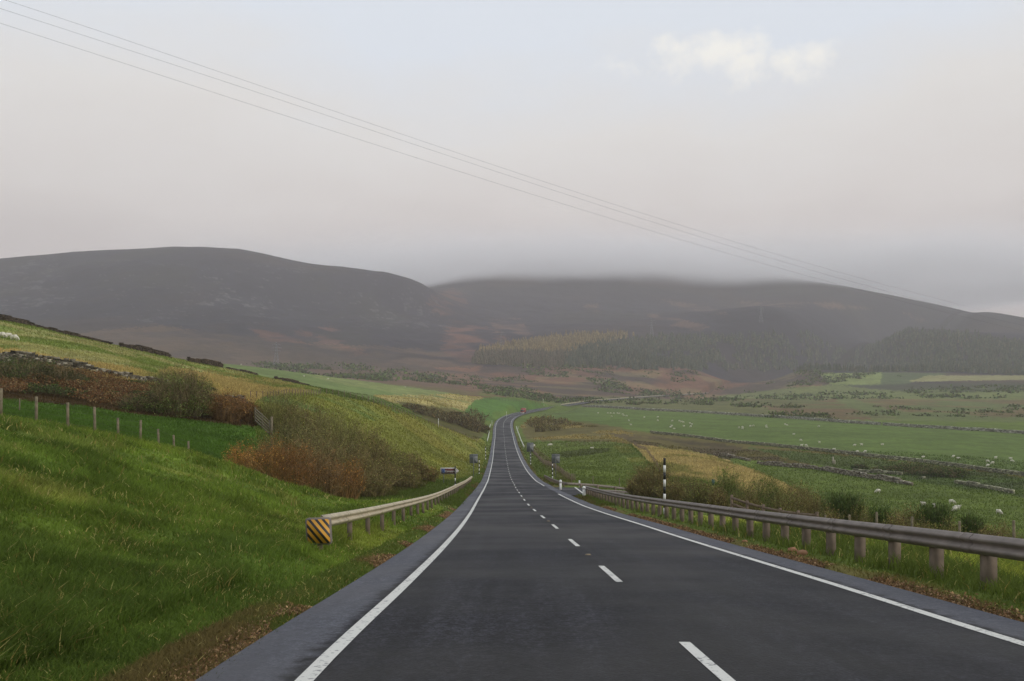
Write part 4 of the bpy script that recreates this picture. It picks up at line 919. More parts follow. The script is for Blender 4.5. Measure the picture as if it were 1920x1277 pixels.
mb = MB(); bw = .35; slab(mb, [(x0+.12, z0+.12), (x0+.12+bw, z0+.12), (x0+.12+bw, z1-.12), (x0+.12, z1-.12)], -.008, -.004); blue = mb.build('blue_square', plain('sign_blue', (.025, .06, .19), .5, 0, .1, 5), pan)
mb = MB(); cxq, czq = x0+.12+bw/2, (z0+z1)/2
for i in range(8):
    a0, a1 = i*math.pi/4, (i+1)*math.pi/4
    slab(mb, [(cxq+.13*math.cos(a0), czq+.13*math.sin(a0)), (cxq+.17*math.cos(a0), czq+.17*math.sin(a0)), (cxq+.17*math.cos(a1), czq+.17*math.sin(a1)), (cxq+.13*math.cos(a1), czq+.13*math.sin(a1))][::-1], -.011, -.008)
mb.build('emblem', plain('sign_pale', (.22, .27, .36), .5), blue)
cu_ = bpy.data.curves.new('lettering', 'FONT'); cu_.body = 'Cemetery'; cu_.size = .40; cu_.extrude = .002
to = bpy.data.objects.new('lettering', cu_); COL.objects.link(to); bpy.context.view_layer.update()
me = bpy.data.meshes.new_from_object(to.evaluated_get(bpy.context.evaluated_depsgraph_get())); bpy.data.objects.remove(to)
me.materials.clear(); me.materials.append(WHITE); o = link('lettering', me, pan); o.rotation_euler = (math.pi/2, 0, 0)
co_ = np.array([v.co[:] for v in me.vertices]); sw = (x1-.03-(x0+.14+bw))/(co_[:, 0].max()-co_[:, 0].min()); o.scale = (sw, min(sw*1.25, 1.1), 1); o.location = (x0+.14+bw-co_[:, 0].min()*sw, -.007, zm-.12)
mb = MB()
nb = 8; zt_ = rel(853.5, 873.5)[1]
for i in range(nb): mb.cyl((0, -.1, zt_-(zt_+.3)/nb*(i+1)), (0, -.1, zt_-(zt_+.3)/nb*i), .06, 12, mi=0 if i in (4, 6) else 1)
o = mb.build('banded_post', root and None, root, mats=[WHITE, BLACK])
mb = MB(); xp = rel(832, 0)[0]; gz_ = float(ground(p[0]+xp, p[1]))-p[2]; mb.cyl((xp, .07, gz_-.3), (xp, .07, z1-.05), .045, 10); mb.build('post', GREY, root)
# thin post with a small green plate
p = at(1337, 66); h = (HY-899)/F*66-p[2]; root = empty('way_marker', p, 0, 'thin post with a small green plate left of the leafy bush', 'sign post')
mb = MB(); mb.cyl((0, 0, -.3), (0, 0, h), .04, 8); mb.build('post', TIMBER, root); mb = MB(); mb.box((0, -.05, h-.2), (.22, .02, .42)); mb.build('plate', plain('green_plate', lin(70, 96, 92), .5), root)
p = at(1562, 262); mb = MB(); mb.box((0, 0, .9), (.55, .4, 2.4), .3, .55); mb.box((.5, .1, .5), (.5, .4, 1.3), .8, .7); o = mb.build('standing_stone', plain('pale_stone', lin(150, 144, 126), .9, 0, .3, 2, .6)); o.location = tuple(p); tag(o, 'pale upright stone by the tumbled rubble wall', 'stone')
# blue bag on a stump
p = at(1868, 44.5); mb = MB(); mb.cyl((0, 0, -.2), (.02, 0, 1.0), .16, 10, .12); o = mb.build('stump', plain('dark_bark', lin(70, 52, 42), .95, 0, .3, 6, .6)); o.location = tuple(p); tag(o, 'dark brown stump under the blue bag', 'stump')
mb = MB()
nu, nv = 16, 9; U, Vv = np.meshgrid(np.arange(nu)/nu*2*np.pi, np.linspace(-1, 1, nv)*np.pi/2); rr_ = 1+.28*np.sin(3*U+2*Vv)+.18*np.sin(5*U-Vv*4)
B_ = np.stack([.19*np.cos(Vv)*np.cos(U)*rr_, .15*np.cos(Vv)*np.sin(U)*rr_, .2*np.sin(Vv)*(1+.2*np.sin(2*U))], -1).reshape(-1, 3)
i = np.arange(nv-1)[:, None]*nu; j = np.arange(nu)[None, :]; q = np.stack([i+j, i+(j+1) % nu, i+nu+(j+1) % nu, i+nu+j], -1).reshape(-1, 4); mb.add(B_, [q])
o = mb.build('plastic_bag', plain('blue_plastic', (.02, .16, .26), .35, 0, .3, 5)); o.location = (p[0]-.08, p[1]-.05, p[2]+1.16); tag(o, 'crumpled blue plastic bag caught on a stump by the right barrier', 'bag')
# ------------------------------------------------------------------ red lorry
RED = plain('red_paint', (.26, .035, .03), .4, 0, .12, 2); GLASS = plain('dark_glass', (.03, .035, .04), .12, spec=.6); RUB = plain('rubber', (.02, .02, .02), .8)
p = road_at(577, 2.0, .06); tx, ty = np.interp(577, ry, tg[:, 0]), np.interp(577, ry, tg[:, 1])
root = empty('lorry', p, math.atan2(-ty, -tx)+math.pi/2, 'red box lorry coming round the far bend', 'lorry')   # local -Y is forward
mb = MB(); mb.box((0, 2.9, 2.15), (2.45, 5.6, 2.7)); mb.box((0, 2.6, .68), (1.0, 6.4, .25)); mb.build('box_body', RED, root)
mb = MB(); V_ = np.array([(-1.2,-2.0,.55),(1.2,-2.0,.55),(1.2,-.05,.55),(-1.2,-.05,.55),(-1.2,-2.0,1.55),(1.2,-2.0,1.55),(-1.1,-1.7,2.75),(1.1,-1.7,2.75),(1.15,-.05,2.85),(-1.15,-.05,2.85)])
mb.add(V_, [np.array([(0,3,2,1),(0,1,5,4),(4,5,7,6),(6,7,8,9),(2,3,9,8)]), np.array([(1,2,8,7,5),(3,0,4,6,9)])]); cab = mb.build('cab', RED, root)
mb = MB(); mb.add([(-1.0,-2.0,1.62),(1.0,-2.0,1.62),(.98,-1.74,2.62),(-.98,-1.74,2.62)]+[(-1.0,-1.97,1.6),(1.0,-1.97,1.6),(.98,-1.7,2.6),(-.98,-1.7,2.6)], [np.array([(0,1,2,3),(7,6,5,4),(0,4,5,1),(2,6,7,3),(1,5,6,2),(3,7,4,0)])]); mb.build('windscreen', GLASS, cab)
mb = MB(); mb.box((0, -2.05, .62), (2.4, .16, .42)); mb.build('bumper', WHITE, cab)
for s_ in (-1, 1):
    mb = MB(); mb.box((s_*.9, -2.05, 1.0), (.4, .1, .24)); mb.build('headlight', plain('lamp_glass', (.6, .6, .58), .2), cab)
    mb = MB(); mb.box((s_*1.4, -1.75, 2.1), (.2, .1, .5)); mb.build('mirror', BLACK, cab)
    for y_ in (-1.0, 3.6, 4.8):
        mb = MB(); mb.cyl((s_*1.18-.14, y_, .5), (s_*1.18+.14, y_, .5), .5, 18); wh = mb.build('wheel', RUB, root); mb = MB(); mb.cyl((s_*1.18-.15, y_, .5), (s_*1.18+.15, y_, .5), .25, 12); mb.build('rim', GALV, wh)
# ------------------------------------------------------------------ sheep
def sheep_mesh(pose):
    me = bpy.data.meshes.new('sheep'); hz_ = .72 if pose != 'lie' else .34
    hd = {'graze': [(-.58,0,hz_-.12),(-.78,0,hz_-.42),(-.92,0,hz_-.60)], 'stand': [(-.56,0,hz_+.2),(-.66,0,hz_+.38),(-.86,0,hz_+.34)], 'lie': [(-.54,0,hz_+.18),(-.62,0,hz_+.34),(-.82,0,hz_+.28)]}[pose]
    v = [(.45,0,hz_),(.18,0,hz_+.03),(-.12,0,hz_+.02),(-.38,0,hz_+.02)]+hd; rad = [.26,.33,.32,.25,.14,.115,.065]
    e = [(0,1),(1,2),(2,3),(3,4),(4,5),(5,6)]
    if pose != 'lie':
        for r_, xx in ((0, .42), (3, -.36)):
            for s in (-1, 1):
                i = len(v); v += [(xx, s*.13, hz_-.22), (xx+(.06 if r_ == 0 else -.01), s*.14, .30), (xx+(.0 if r_ == 0 else 0.), s*.14, .0)]; rad += [.12, .05, .045]; e += [(r_, i), (i, i+1), (i+1, i+2)]
    else:
        for r_, xx in ((0, .40), (3, -.40)):
            for s in (-1, 1):
                i = len(v); v += [(xx-.12, s*.22, .12), (xx-.3, s*.24, .05)]; rad += [.10, .05]; e += [(r_, i), (i, i+1)]
    i = len(v); v.append((.68, 0, hz_-.06)); rad.append(.06); e.append((0, i))        # tail
    for s in (-1, 1): i = len(v); q = np.array(hd[1])+np.array([.0, s*.17, .03]); v.append(tuple(q)); rad.append(.03); e.append((5, i))   # ears
    me.from_pydata(v, e, []); o = bpy.data.objects.new('sheep_form', me); COL.objects.link(o)
    m_ = o.modifiers.new('s', 'SKIN'); sk = me.skin_vertices[0].data
    for k, r_ in enumerate(rad): sk[k].radius = (r_, r_)
    sk[0].use_root = False; sk[1].use_root = True
    sb = o.modifiers.new('b', 'SUBSURF'); sb.levels = 2; sb.render_levels = 2
    bpy.context.view_layer.update(); out = bpy.data.meshes.new_from_object(o.evaluated_get(bpy.context.evaluated_depsgraph_get())); bpy.data.objects.remove(o)
    out.materials.clear(); out.materials.append(WOOL); out.materials.append(SKIN)
    hc = np.array(hd[1])
    for pl in out.polygons:
        c = np.array(pl.center); pl.use_smooth = True
        pl.material_index = 1 if (c[0] < hc[0]+.02 or (c[2] < .32 and pose != 'lie')) else 0
    return out
SM = {k: sheep_mesh(k) for k in ('graze', 'stand', 'lie')}; POSES = ['graze', 'graze', 'stand', 'lie']
def sheep(px, py, label, group, d0, d1, s=1., pose=None, rz_=None):
    q = hit(px, py, d0, d1); o = link('sheep', SM[pose or POSES[R.integers(0, 4)]]); o.location = (q[0], q[1], q[2]-.01); o.rotation_euler = (0, 0, R.choice([0, math.pi])+R.normal()*.5 if rz_ is None else rz_); o.scale = (s, s, s)
    return tag(o, label, 'sheep', group)
Z4 = [(645,378),(717,378),(738,380),(762,380),(790,380),(803,382),(828,386),(836,395),(858,399),(746,401),(875,435),(891,468),(990,407),(1092,408),(1091,435),(1200,437),(1253,438),(1270,444),(1283,447),(1331,455),(1347,459),(1338,480),(1287,478),(1197,475),(1187,481),(1214,493),(1700,488),(1725,483),(1726,496),(1783,476),(1806,475),(1903,473),(1905,485)]
Z5 = [(437,385),(449,389),(647,397),(491,443),(535,484),(540,517),(568,517),(649,498),(741,537),(869,516),(911,512),(885,556),(934,555),(1040,508),(1293,586),(1482,587),(1513,593),(1694,616),(1744,595),(1725,627),(1695,643),(1837,594),(1847,615)]
for x, y in Z4:
    sheep(960+x/3.992, 681+y/3.992, 'tiny white sheep in the left half of the big far green field', 'sheep in the left of the big far field', 290, 720, .8)
for x, y in Z5:
    sheep(1340+x/3.31, 681+y/3.31, 'tiny white sheep in the right half of the big far green field', 'sheep in the right of the big far field', 240, 720, .8)
for px, py, lab, ps, rz_ in ((1646,924.5,'lone white sheep grazing highest up the lower right field','graze',0),(1731,950,'white sheep facing left at the left of the lower flock','stand',.3),(1751,953,'small white sheep just right of the leftmost in the lower flock','graze',1.3),(1785,945,'white sheep grazing highest in the lower flock','graze',3.0),
   (1790,959,'white sheep in front of the close pair in the lower flock','graze',.4),(1795,956.5,'white sheep half hidden behind its neighbour in the lower flock','stand',2.5),(1873,965,'white sheep grazing rightmost in the lower field','graze',2.0)):
    sheep(px, py, lab, 'sheep in the lower right field', 100, 230, .85, ps, rz_)
for px, py, lab, ps, rz_ in ((4,634,'white sheep cut by the left picture edge on the hillside','graze',3.1),(15,635.5,'white sheep in the middle of three on the left hillside','stand',.2),(28,639,'white sheep lowest of three on the left hillside','graze',2.9)):
    sheep(px, py, lab, 'sheep on the left hillside', 120, 170, .9, ps, rz_)
for px, py, lab in ((1030,836.8,'white sheep left of a close pair in the near right field'),(1033,836.2,'white sheep right of a close pair in the near right field'),(1110,841.5,'white sheep beside the dark hollow in the near right field'),(1001.5,838,'white sheep behind the farther grey sign')):
    sheep(px, py, lab, 'sheep in the near right field', 200, 330, .8)
for px, py in ((570,707),(615,712),(452,684),(760,727)): sheep(px, py, 'tiny white sheep on the far green field left of the road', 'sheep on the far left field', 320, 720, .9)
# ------------------------------------------------------------------ pylons and cables
PYL = plain('pylon_steel', lin(128, 128, 132), .6, .3, .1, 2)
def pylon(label, px, d, top, base):
    p = at(px, d); H = (base-top)/F*d; root = tag(link('pylon', None), label, 'pylon', 'lattice pylons on the moor'); root.location = tuple(p); mb = MB(); t = .28
    def hw(z): return np.interp(z, [0, H*.62, H], [H*.115, H*.035, H*.012])
    zs = np.array([-.06, .16, .32, .46, .58, .7, .82, .92, 1.0])*H
    for sx_, sy_ in ((-1,-1),(1,-1),(1,1),(-1,1)):
        for a, b in zip(zs, zs[1:]): mb.bar((sx_*hw(a), sy_*hw(a), a), (sx_*hw(b), sy_*hw(b), b), t)
    for a, b in zip(zs, zs[1:]):
        for f in (-1, 1):
            mb.bar((-hw(a), f*hw(a), a), (hw(b), f*hw(b), b), t*.6); mb.bar((hw(a), f*hw(a), a), (-hw(b), f*hw(b), b), t*.6)
            mb.bar((f*hw(a), -hw(a), a), (f*hw(b), hw(b), b), t*.6)
        mb.bar((-hw(b), 0, b), (hw(b), 0, b), t*.6)
    mb.build('tower', PYL, root)
    for z, l in ((.66, .17), (.78, .2), (.9, .15)):
        mb = MB()
        for s in (-1, 1):
            mb.bar((0, 0, z*H), (s*l*H, 0, z*H), t*.8); mb.bar((0, 0, (z+.05)*H), (s*l*H, 0, z*H), t*.6); mb.bar((s*l*H, 0, z*H), (s*l*H, 0, z*H-1.8), t*.7)
        mb.build('cross_arm', PYL, root)
    return root
_le = bpy.data.objects.new
def link(name, me, parent=None):
    o = bpy.data.objects.new(name, me); COL.objects.link(o)
    if parent is not None: o.parent = parent
    return o
pylon('clearest lattice pylon, in front of the left hill', 518, 1150, 624, 671); pylon('faint pylon behind the left end of the larch wood', 940, 1650, 603, 642); pylon('faint pylon standing above the spruce wood', 1222, 1900, 588, 626); pylon('faintest pylon far right above the spruce wood', 1427, 2050, 584, 614)
CAB = plain('cable', (.16, .16, .17), .6)
WA = [(-400,-125),(0,-4),(15,0),(240,77),(480,161),(720,240),(960,320),(1200,400),(1440,467),(1680,542),(1875,592),(2100,640)]
WB = [(-400,-110),(0,17),(240,92),(480,172),(720,253),(960,331),(1200,411),(1440,479),(1680,552),(1875,601),(2100,648)]
WC = [(-400,-85),(0,42),(240,122),(480,200),(720,277),(960,351),(1200,425),(1440,499),(1642,552),(1793,591),(1914,618),(2100,660)]
for lab, wl in (('highest of the three overhead cables crossing the sky', WA), ('middle overhead cable, close under the highest one', WB), ('lowest overhead cable, set a little apart from the other two', WC)):
    px = np.linspace(-400, 2100, 160); q = np.polyfit([a for a, _ in wl], [b for _, b in wl], 4); d = 139/(1-.69*(px-960)/1700)
    path = np.stack([(px-CX)/F*d, d, (HY-np.polyval(q, px))/F*d], 1); mb = MB(); t = np.arange(5)/5*2*np.pi
    mb.sweep(path, np.stack([np.cos(t), np.sin(t)], 1)*.015); tag(mb.build('power_cable', CAB), lab, 'cable', 'overhead cables')
# ------------------------------------------------------------------ grass, litter, stones
def blades(n, r0, r1, keep, hfun, wfun, lean=.5, colf=None, th=(-.66, .66)):
    m_ = n*2; r = np.exp(R.uniform(math.log(r0), math.log(r1), m_)); acc = R.uniform(0, 1, m_) < (r0/r)**.55; r = r[acc]; t = R.uniform(th[0], th[1], len(r))
    X = r*np.sin(t); Y = r*np.cos(t); dr = np.abs(X-np.interp(Y, ry, rx)); ok = (Y > 3) & ((dr > 4.75+.15*R.normal(size=len(r))) | (Y > 480)) & keep(X, Y)
    X, Y, r = X[ok], Y[ok], r[ok]; z = ground(X, Y); n_ = len(X); h = hfun(X, Y, r)*R.uniform(.55, 1.3, n_); w_ = wfun(r)*R.uniform(.7, 1.3, n_); f = R.uniform(0, 2*np.pi, n_)
    b = np.stack([X, Y, z-.02], 1); s = np.stack([np.cos(f), np.sin(f), 0*f], 1)*w_[:, None]/2; ln = R.normal(size=(n_, 2))*lean*h[:, None]; ln[:, 0] += .25*h*0
    tip = b+np.stack([ln[:, 0], ln[:, 1], h], 1); mid = b+np.stack([ln[:, 0]*.3, ln[:, 1]*.3, h*.6], 1)
    V = np.stack([b-s, b+s, mid+s*.7, mid-s*.7, tip], 1).reshape(-1, 3); i = np.arange(n_)[:, None]*5
    c = albedo(X, Y)*(R.uniform(.95, 1.45, (n_, 1)) if r1 < 100 else R.uniform(1.0, 1.22, (n_, 1))); 
    if colf: c = colf(X, Y, c)
    return V, [i+np.array([0, 1, 2, 3]), i+np.array([3, 2, 4])], np.repeat(c, 5, 0)
def near_mix(X, Y, c):
    st = R.uniform(0, 1, len(X)) < .03+.07*(fbm(X, Y, 2.2, 3, 61) > .25); c = c.copy(); c[st] = pick([C(190,178,112), C(160,146,84), C(140,124,66)], st.sum()); return c
offside = lambda X, Y: (~((X > 4) & (X < 30) & (Y > 82) & (Y < 116)))
mb = MB()
tallness = lambda X, Y, r: np.where(np.abs(X-np.interp(Y, ry, rx)) < 6.2, .09, .18+.14*np.clip(fbm(X, Y, 1.6, 3, 5), -.7, 1))
mb.add(*blades(560000, 6, 62, lambda X, Y: X < np.interp(Y, ry, rx), tallness, lambda r: .008+.0009*r, .6, near_mix, (-.98, .3)))
mb.add(*blades(200000, 6, 62, lambda X, Y: (X > np.interp(Y, ry, rx)) & (X < 34), lambda X, Y, r: np.where(X-np.interp(Y, ry, rx) < 5.6, .08, .26+.12*np.clip(fbm(X, Y, 2.5, 2, 5), -1, 1)), lambda r: .008+.0009*r, .55, near_mix))

mb.add(*blades(330000, 62, 340, lambda X, Y: offside(X, Y), lambda X, Y, r: .16+.0007*r, lambda r: .0009*r+.01, .5))
o = mb.build('grass', GRASSM, color=True); tag(o, 'short green and straw grass on the banks, verges and fields', 'grass', kind='stuff')
# long straw grass: tan ridge, strip above the wall, hillside tussocks
mb = MB()
def isin(col_r):
    return lambda X, Y: (albedo(X, Y)[:, 0] > albedo(X, Y)[:, 1]*1.08) & (albedo(X, Y)[:, 0] > .2) & (X*0+1 > 0) & offside(X, Y)
mb.add(*blades(420000, 95, 640, isin(0), lambda X, Y, r: .38+.0004*r, lambda r: .0011*r, .45, lambda X, Y, c: c*R.uniform(.75, 1.25, (len(X), 1))))
o = mb.build('straw_grass', GRASSM, color=True); tag(o, 'long straw coloured grass on the ridge and along the wall', 'grass', kind='stuff')
# dead leaves and soil crumbs along both road edges
n_ = 60000; Y = 6+54*R.uniform(0, 1, n_)**1.5; side_ = R.choice([-1, 1], n_); off = side_*(4.72+np.abs(R.normal(size=n_))*.16); Y = Y**1.0
pt = fbm(Y, side_*9., 3.0, 3, 17); X = np.interp(Y, ry, rx)+off; ok = np.where(side_ < 0, fbm(X, Y, 3.0, 3, 17) > .16, pt > -.35)
X, Y = X[ok], Y[ok]; c = np.stack([X, Y, ground(X, Y)+R.uniform(.0, .05, len(X))], 1)
mb = MB(); v_, q_, c_ = leaves_at(c, R.uniform(.025, .075, len(c))*(.7+Y/40), pick([C(146,114,80), C(124,96,68), C(168,138,104), C(100,80,56)], len(c))); mb.add(v_, [q_], c_)
tag(mb.build('leaf_litter', LEAF, color=True), 'brown dead leaves and crumbs of soil along both road edges', 'litter', kind='stuff')
RED_ST = plain('reddish_stone', lin(150, 112, 84), .9, 0, .3, 3, .5)
for px, d_, s, lab in ((1486,23.3,.10,'reddish stone on the right verge edge, left of a pair'),(1504,22.4,.11,'reddish stone on the right verge edge, right of a pair'),(1124,58,.12,'pale small stone on the verge below the far end of the right barrier'),(1396,27,.07,'small stone in the soil strip by the right edge line')):
    p = road_at(d_, 5.15); p[0] = (px-CX)/F*p[1]; p[2] = float(ground(p[0], p[1]))
    nu, nv = 10, 7; U, Vv = np.meshgrid(np.arange(nu)/nu*2*np.pi, np.linspace(-1, 1, nv)*np.pi/2); q_ = np.stack([np.cos(Vv)*np.cos(U)*1.25, np.cos(Vv)*np.sin(U)*.9, np.sin(Vv)*.75], -1).reshape(-1, 3)*(1+.13*R.normal(size=(nu*nv, 1)))*s
    q_[:nu] = q_[:nu].mean(0); q_[-nu:] = q_[-nu:].mean(0)
    i = np.arange(nv-1)[:, None]*nu; j = np.arange(nu)[None, :]; mb = MB(); mb.add(q_, [np.stack([i+j, i+(j+1) % nu, i+nu+(j+1) % nu, i+nu+j], -1).reshape(-1, 4)])
    o = mb.build('stone', RED_ST); o.location = (p[0], p[1], p[2]+s*.4); tag(o, lab, 'stone', 'stones on the right verge')
# ------------------------------------------------------------------ air and light settings
HAZE = .00016; HAZE_COL = (.99, .94, .94, 1); FOGZ = 285; FOGD = .017; FOGT = 330; FOG_COL = (.998, .993, .992, 1)
SKY_STOPS = ((0, (158,148,143)), (.12, (183,173,167)), (.19, (206,199,193)), (.27, (215,212,208)), (.36, (210,217,226)), (.6, (206,213,223)), (1, (200,209,222)))
SKY_GAIN = 13.0; SUN_E = 1.5; EXPO = .07
# ------------------------------------------------------------------ air, sky, sun, camera
mb = MB(); mb.box((0, 2600, 425), (13000, 12000, 1150))
hz = bpy.data.materials.new('haze'); hz.use_nodes = True; nt = hz.node_tree
nt.nodes.remove(nt.nodes['Principled BSDF'])
pv = N(nt, 'ShaderNodeVolumePrincipled'); pv.inputs['Density'].default_value = HAZE; pv.inputs['Color'].default_value = HAZE_COL
nt.links.new(pv.outputs[0], nt.nodes['Material Output'].inputs['Volume'])
o = mb.build('haze', hz); tag(o, 'thin pale haze filling the valley', 'haze', kind='stuff')
# fog lying on the hill tops
nx, ny = 110, 60
gx, gy = np.meshgrid(np.linspace(-1500, 3300, nx), np.linspace(2350, 5600, ny))
ex = np.minimum(np.minimum(sstep(-1500, -300, gx), 1-sstep(1800, 3300, gx)), np.minimum(sstep(2350, 3300, gy+150*fbm(gx, gy, 500, 3, 4)), 1-sstep(4900, 5600, gy)))
bot = FOGZ+14*fbm(gx, gy, 330, 4, 5)+60*(1-ex)+40*sstep(1300, 2600, gx)
th_ = np.clip(ex, 0, 1)*FOGT+2
Vb = np.stack([gx, gy, bot], -1).reshape(-1, 3); Vt = np.stack([gx, gy, bot+th_], -1).reshape(-1, 3)
a = (np.arange(ny-1)[:, None]*nx+np.arange(nx-1)[None, :]); q = np.stack([a, a+1, a+nx+1, a+nx], -1).reshape(-1, 4)
rim = np.concatenate([np.arange(nx), np.arange(2*nx-1, nx*ny, nx), np.arange(nx*ny-2, nx*(ny-1)-1, -1), np.arange(nx*(ny-2), 0, -nx)])
r2 = np.roll(rim, -1); side = np.stack([rim, r2, r2+nx*ny, rim+nx*ny], 1)
fm = bpy.data.materials.new('hill_fog'); fm.use_nodes = True; nt = fm.node_tree
nt.nodes.remove(nt.nodes['Principled BSDF'])
pv = N(nt, 'ShaderNodeVolumePrincipled'); pv.inputs['Density'].default_value = FOGD; pv.inputs['Color'].default_value = FOG_COL
tc = N(nt, 'ShaderNodeTexCoord'); sp = N(nt, 'ShaderNodeSeparateXYZ'); nt.links.new(tc.outputs['Object'], sp.inputs[0])
no = N(nt, 'ShaderNodeTexNoise'); no.inputs['Scale'].default_value = .0016; no.inputs['Detail'].default_value = 3; nt.links.new(tc.outputs['Object'], no.inputs['Vector'])
def vm(op, a, b, c=None, clamp=False):
    n_ = N(nt, 'ShaderNodeMath', operation=op); n_.use_clamp = clamp
    for i, v in enumerate((a, b)):
        if isinstance(v, (int, float)): n_.inputs[i].default_value = v
        else: nt.links.new(v, n_.inputs[i])
    return n_.outputs[0]
def ramp(v, a, b, c, d):
    n_ = N(nt, 'ShaderNodeMapRange'); n_.interpolation_type = 'SMOOTHSTEP'
    for i, x in enumerate((a, b, c, d)): n_.inputs[i+1].default_value = x
    nt.links.new(v, n_.inputs[0]); return n_.outputs[0]
hgt = vm('SUBTRACT', sp.outputs[2], vm('MULTIPLY', vm('SUBTRACT', no.outputs[0], .5), 200))
# thick at its base, thinning upward and towards its rim
fall = vm('MULTIPLY', vm('POWER', ramp(hgt, FOGZ-20, FOGZ+FOGT*.8, 1, 0), 1.7), ramp(hgt, FOGZ, FOGZ+125, .0, 1))
rimx = vm('MULTIPLY', ramp(sp.outputs[0], -1500, -200, 0, 1), ramp(sp.outputs[0], 1700, 3300, 1, 0)); rimy = vm('MULTIPLY', ramp(sp.outputs[1], 2350, 3300, 0, 1), ramp(sp.outputs[1], 4900, 5600, 1, 0))
nt.links.new(vm('MULTIPLY', vm('MULTIPLY', vm('MULTIPLY', fall, FOGD), rimx), rimy), pv.inputs['Density'])
fm.cycles.volume_sampling = 'MULTIPLE_IMPORTANCE'
nt.links.new(pv.outputs[0], nt.nodes['Material Output'].inputs['Volume'])
o = link('hill_fog', make_mesh('hill_fog', np.vstack([Vb, Vt]), [q[:, ::-1], q+nx*ny, side], fm)); tag(o, 'grey fog lying over the top of the far moorland hill', 'fog', kind='stuff')

w = bpy.data.worlds.new('World'); sc.world = w; w.use_nodes = True; nt = w.node_tree; bg = nt.nodes['Background']
SUN_EL, SUN_AZ = math.radians(32), math.radians(115)
sky = N(nt, 'ShaderNodeTexSky', sky_type='NISHITA'); sky.sun_disc = False; sky.sun_elevation = SUN_EL; sky.sun_rotation = SUN_AZ
sky.dust_density = 2.5; sky.air_density = 1.0
tc = N(nt, 'ShaderNodeTexCoord'); sep = N(nt, 'ShaderNodeSeparateXYZ'); nt.links.new(tc.outputs['Generated'], sep.inputs[0])
def math_(op, a, b=None, c=None, clamp=False):
    n_ = N(nt, 'ShaderNodeMath', operation=op); n_.use_clamp = clamp
    for i, v in enumerate((a, b, c)):
        if v is None: continue
        if isinstance(v, (int, float)): n_.inputs[i].default_value = v
        else: nt.links.new(v, n_.inputs[i])
    return n_.outputs[0]
def wnoise(scale, vec, det=5, rough=.55):
    n_ = N(nt, 'ShaderNodeTexNoise'); n_.inputs['Scale'].default_value = scale; n_.inputs['Detail'].default_value = det; n_.inputs['Roughness'].default_value = rough
    nt.links.new(vec, n_.inputs['Vector']); return n_.outputs[0]
mp = N(nt, 'ShaderNodeMapping'); mp.inputs['Scale'].default_value = (1, 1, 2.6); nt.links.new(tc.outputs['Generated'], mp.inputs[0])
big = wnoise(2.3, mp.outputs[0], 5)
elev = math_('ADD', sep.outputs['Z'], math_('MULTIPLY', math_('SUBTRACT', big, .5), .24))
cr_ = N(nt, 'ShaderNodeValToRGB'); nt.links.new(elev, cr_.inputs[0])
stops = SKY_STOPS
el = cr_.color_ramp.elements
while len(el) < len(stops): el.new(.5)
for e, (p_, c_) in zip(el, stops): e.position = p_; e.color = (*lin(*c_), 1)
cloud = N(nt, 'ShaderNodeVectorMath', operation='SCALE'); nt.links.new(cr_.outputs[0], cloud.inputs[0]); cloud.inputs['Scale'].default_value = SKY_GAIN
mixn = N(nt, 'ShaderNodeMix', data_type='RGBA'); mixn.inputs[0].default_value = .9
nt.links.new(sky.outputs[0], mixn.inputs[6]); nt.links.new(cloud.outputs[0], mixn.inputs[7])
# one small sunlit cloud high to the right
nrm = wnoise(9, tc.outputs['Generated'], 7, .62)
def lobe(x, z, sx, sz):
    d = (x, 1, z); l = math.sqrt(x*x+1+z*z)
    dx = math_('DIVIDE', math_('SUBTRACT', sep.outputs['X'], x/l), sx); dz = math_('DIVIDE', math_('SUBTRACT', sep.outputs['Z'], z/l), sz)
    return math_('SUBTRACT', 1, math_('SQRT', math_('ADD', math_('MULTIPLY', dx, dx), math_('MULTIPLY', dz, dz))), clamp=True)
ls = None
for (px, py, sx, sz, k) in ((1378,92,85,48,1.2),(1400,110,70,46,1.1),(1535,100,50,40,1.1),(1270,88,80,30,.9),(1330,100,100,44,.9),(1475,113,80,36,1.0),(1300,115,230,55,.55),(1440,125,180,60,.6),(1215,100,90,40,.5)):
    v = math_('MULTIPLY', lobe((px-CX)/F, (HY-py)/F, sx/F*1.0, sz/F*.9), k); ls = v if ls is None else math_('MAXIMUM', ls, v)
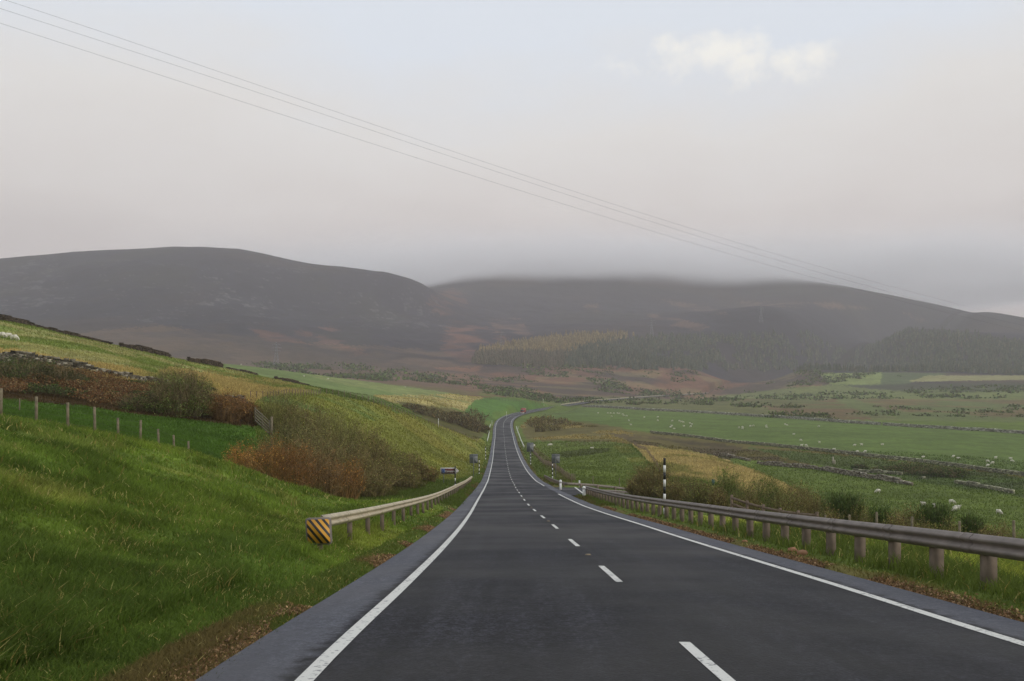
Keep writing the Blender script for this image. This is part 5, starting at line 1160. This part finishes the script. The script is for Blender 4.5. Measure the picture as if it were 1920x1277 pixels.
fr = wnoise(27, tc.outputs['Generated'], 9, .68)
cm = math_('ADD', ls, math_('MULTIPLY', math_('SUBTRACT', fr, .5), 2.3)); cm = math_('MULTIPLY', math_('MULTIPLY', math_('SUBTRACT', cm, .2), 1.25, clamp=True), math_('MULTIPLY', ls, 4.0, clamp=True), clamp=True)
mix2 = N(nt, 'ShaderNodeMix', data_type='RGBA'); nt.links.new(math_('MULTIPLY', cm, .6), mix2.inputs[0]); nt.links.new(mixn.outputs[2], mix2.inputs[6])
mix2.inputs[7].default_value = (*(lin(252, 247, 234)*SKY_GAIN*.93), 1)
nt.links.new(mix2.outputs[2], bg.inputs['Color']); bg.inputs['Strength'].default_value = .1
sun = bpy.data.lights.new('sun', 'SUN'); sun.energy = SUN_E; sun.angle = math.radians(25); sun.color = (1, .95, .88)
so = bpy.data.objects.new('sun', sun); COL.objects.link(so)
# the sky node's azimuth runs clockwise from +Y
sd = np.array([math.sin(SUN_AZ)*math.cos(SUN_EL), math.cos(SUN_AZ)*math.cos(SUN_EL), math.sin(SUN_EL)])
from mathutils import Vector
so.rotation_euler = Vector(sd).to_track_quat('Z', 'Y').to_euler(); so.location = (0, 0, 900)
cam = bpy.data.cameras.new('camera'); co = bpy.data.objects.new('camera', cam); COL.objects.link(co)
co.rotation_euler = (math.pi/2, 0, 0); cam.sensor_width = 36; cam.lens = F/1920*36; cam.shift_y = (HY-638.5)/1920; cam.clip_end = 30000; cam.clip_start = .1
sc.camera = co
sc.view_settings.view_transform = 'Standard'; sc.view_settings.look = 'None'; sc.view_settings.exposure = EXPO; sc.view_settings.gamma = 1
sc.render.engine = 'CYCLES'; cy = sc.cycles
cy.use_denoising = True; cy.max_bounces = 44; cy.diffuse_bounces = 3; cy.glossy_bounces = 2; cy.transmission_bounces = 2; cy.volume_bounces = 40; cy.transparent_max_bounces = 8
cy.volume_step_rate = 1.0; cy.use_adaptive_sampling = True; cy.adaptive_threshold = .015; cy.caustics_reflective = False; cy.caustics_refractive = False
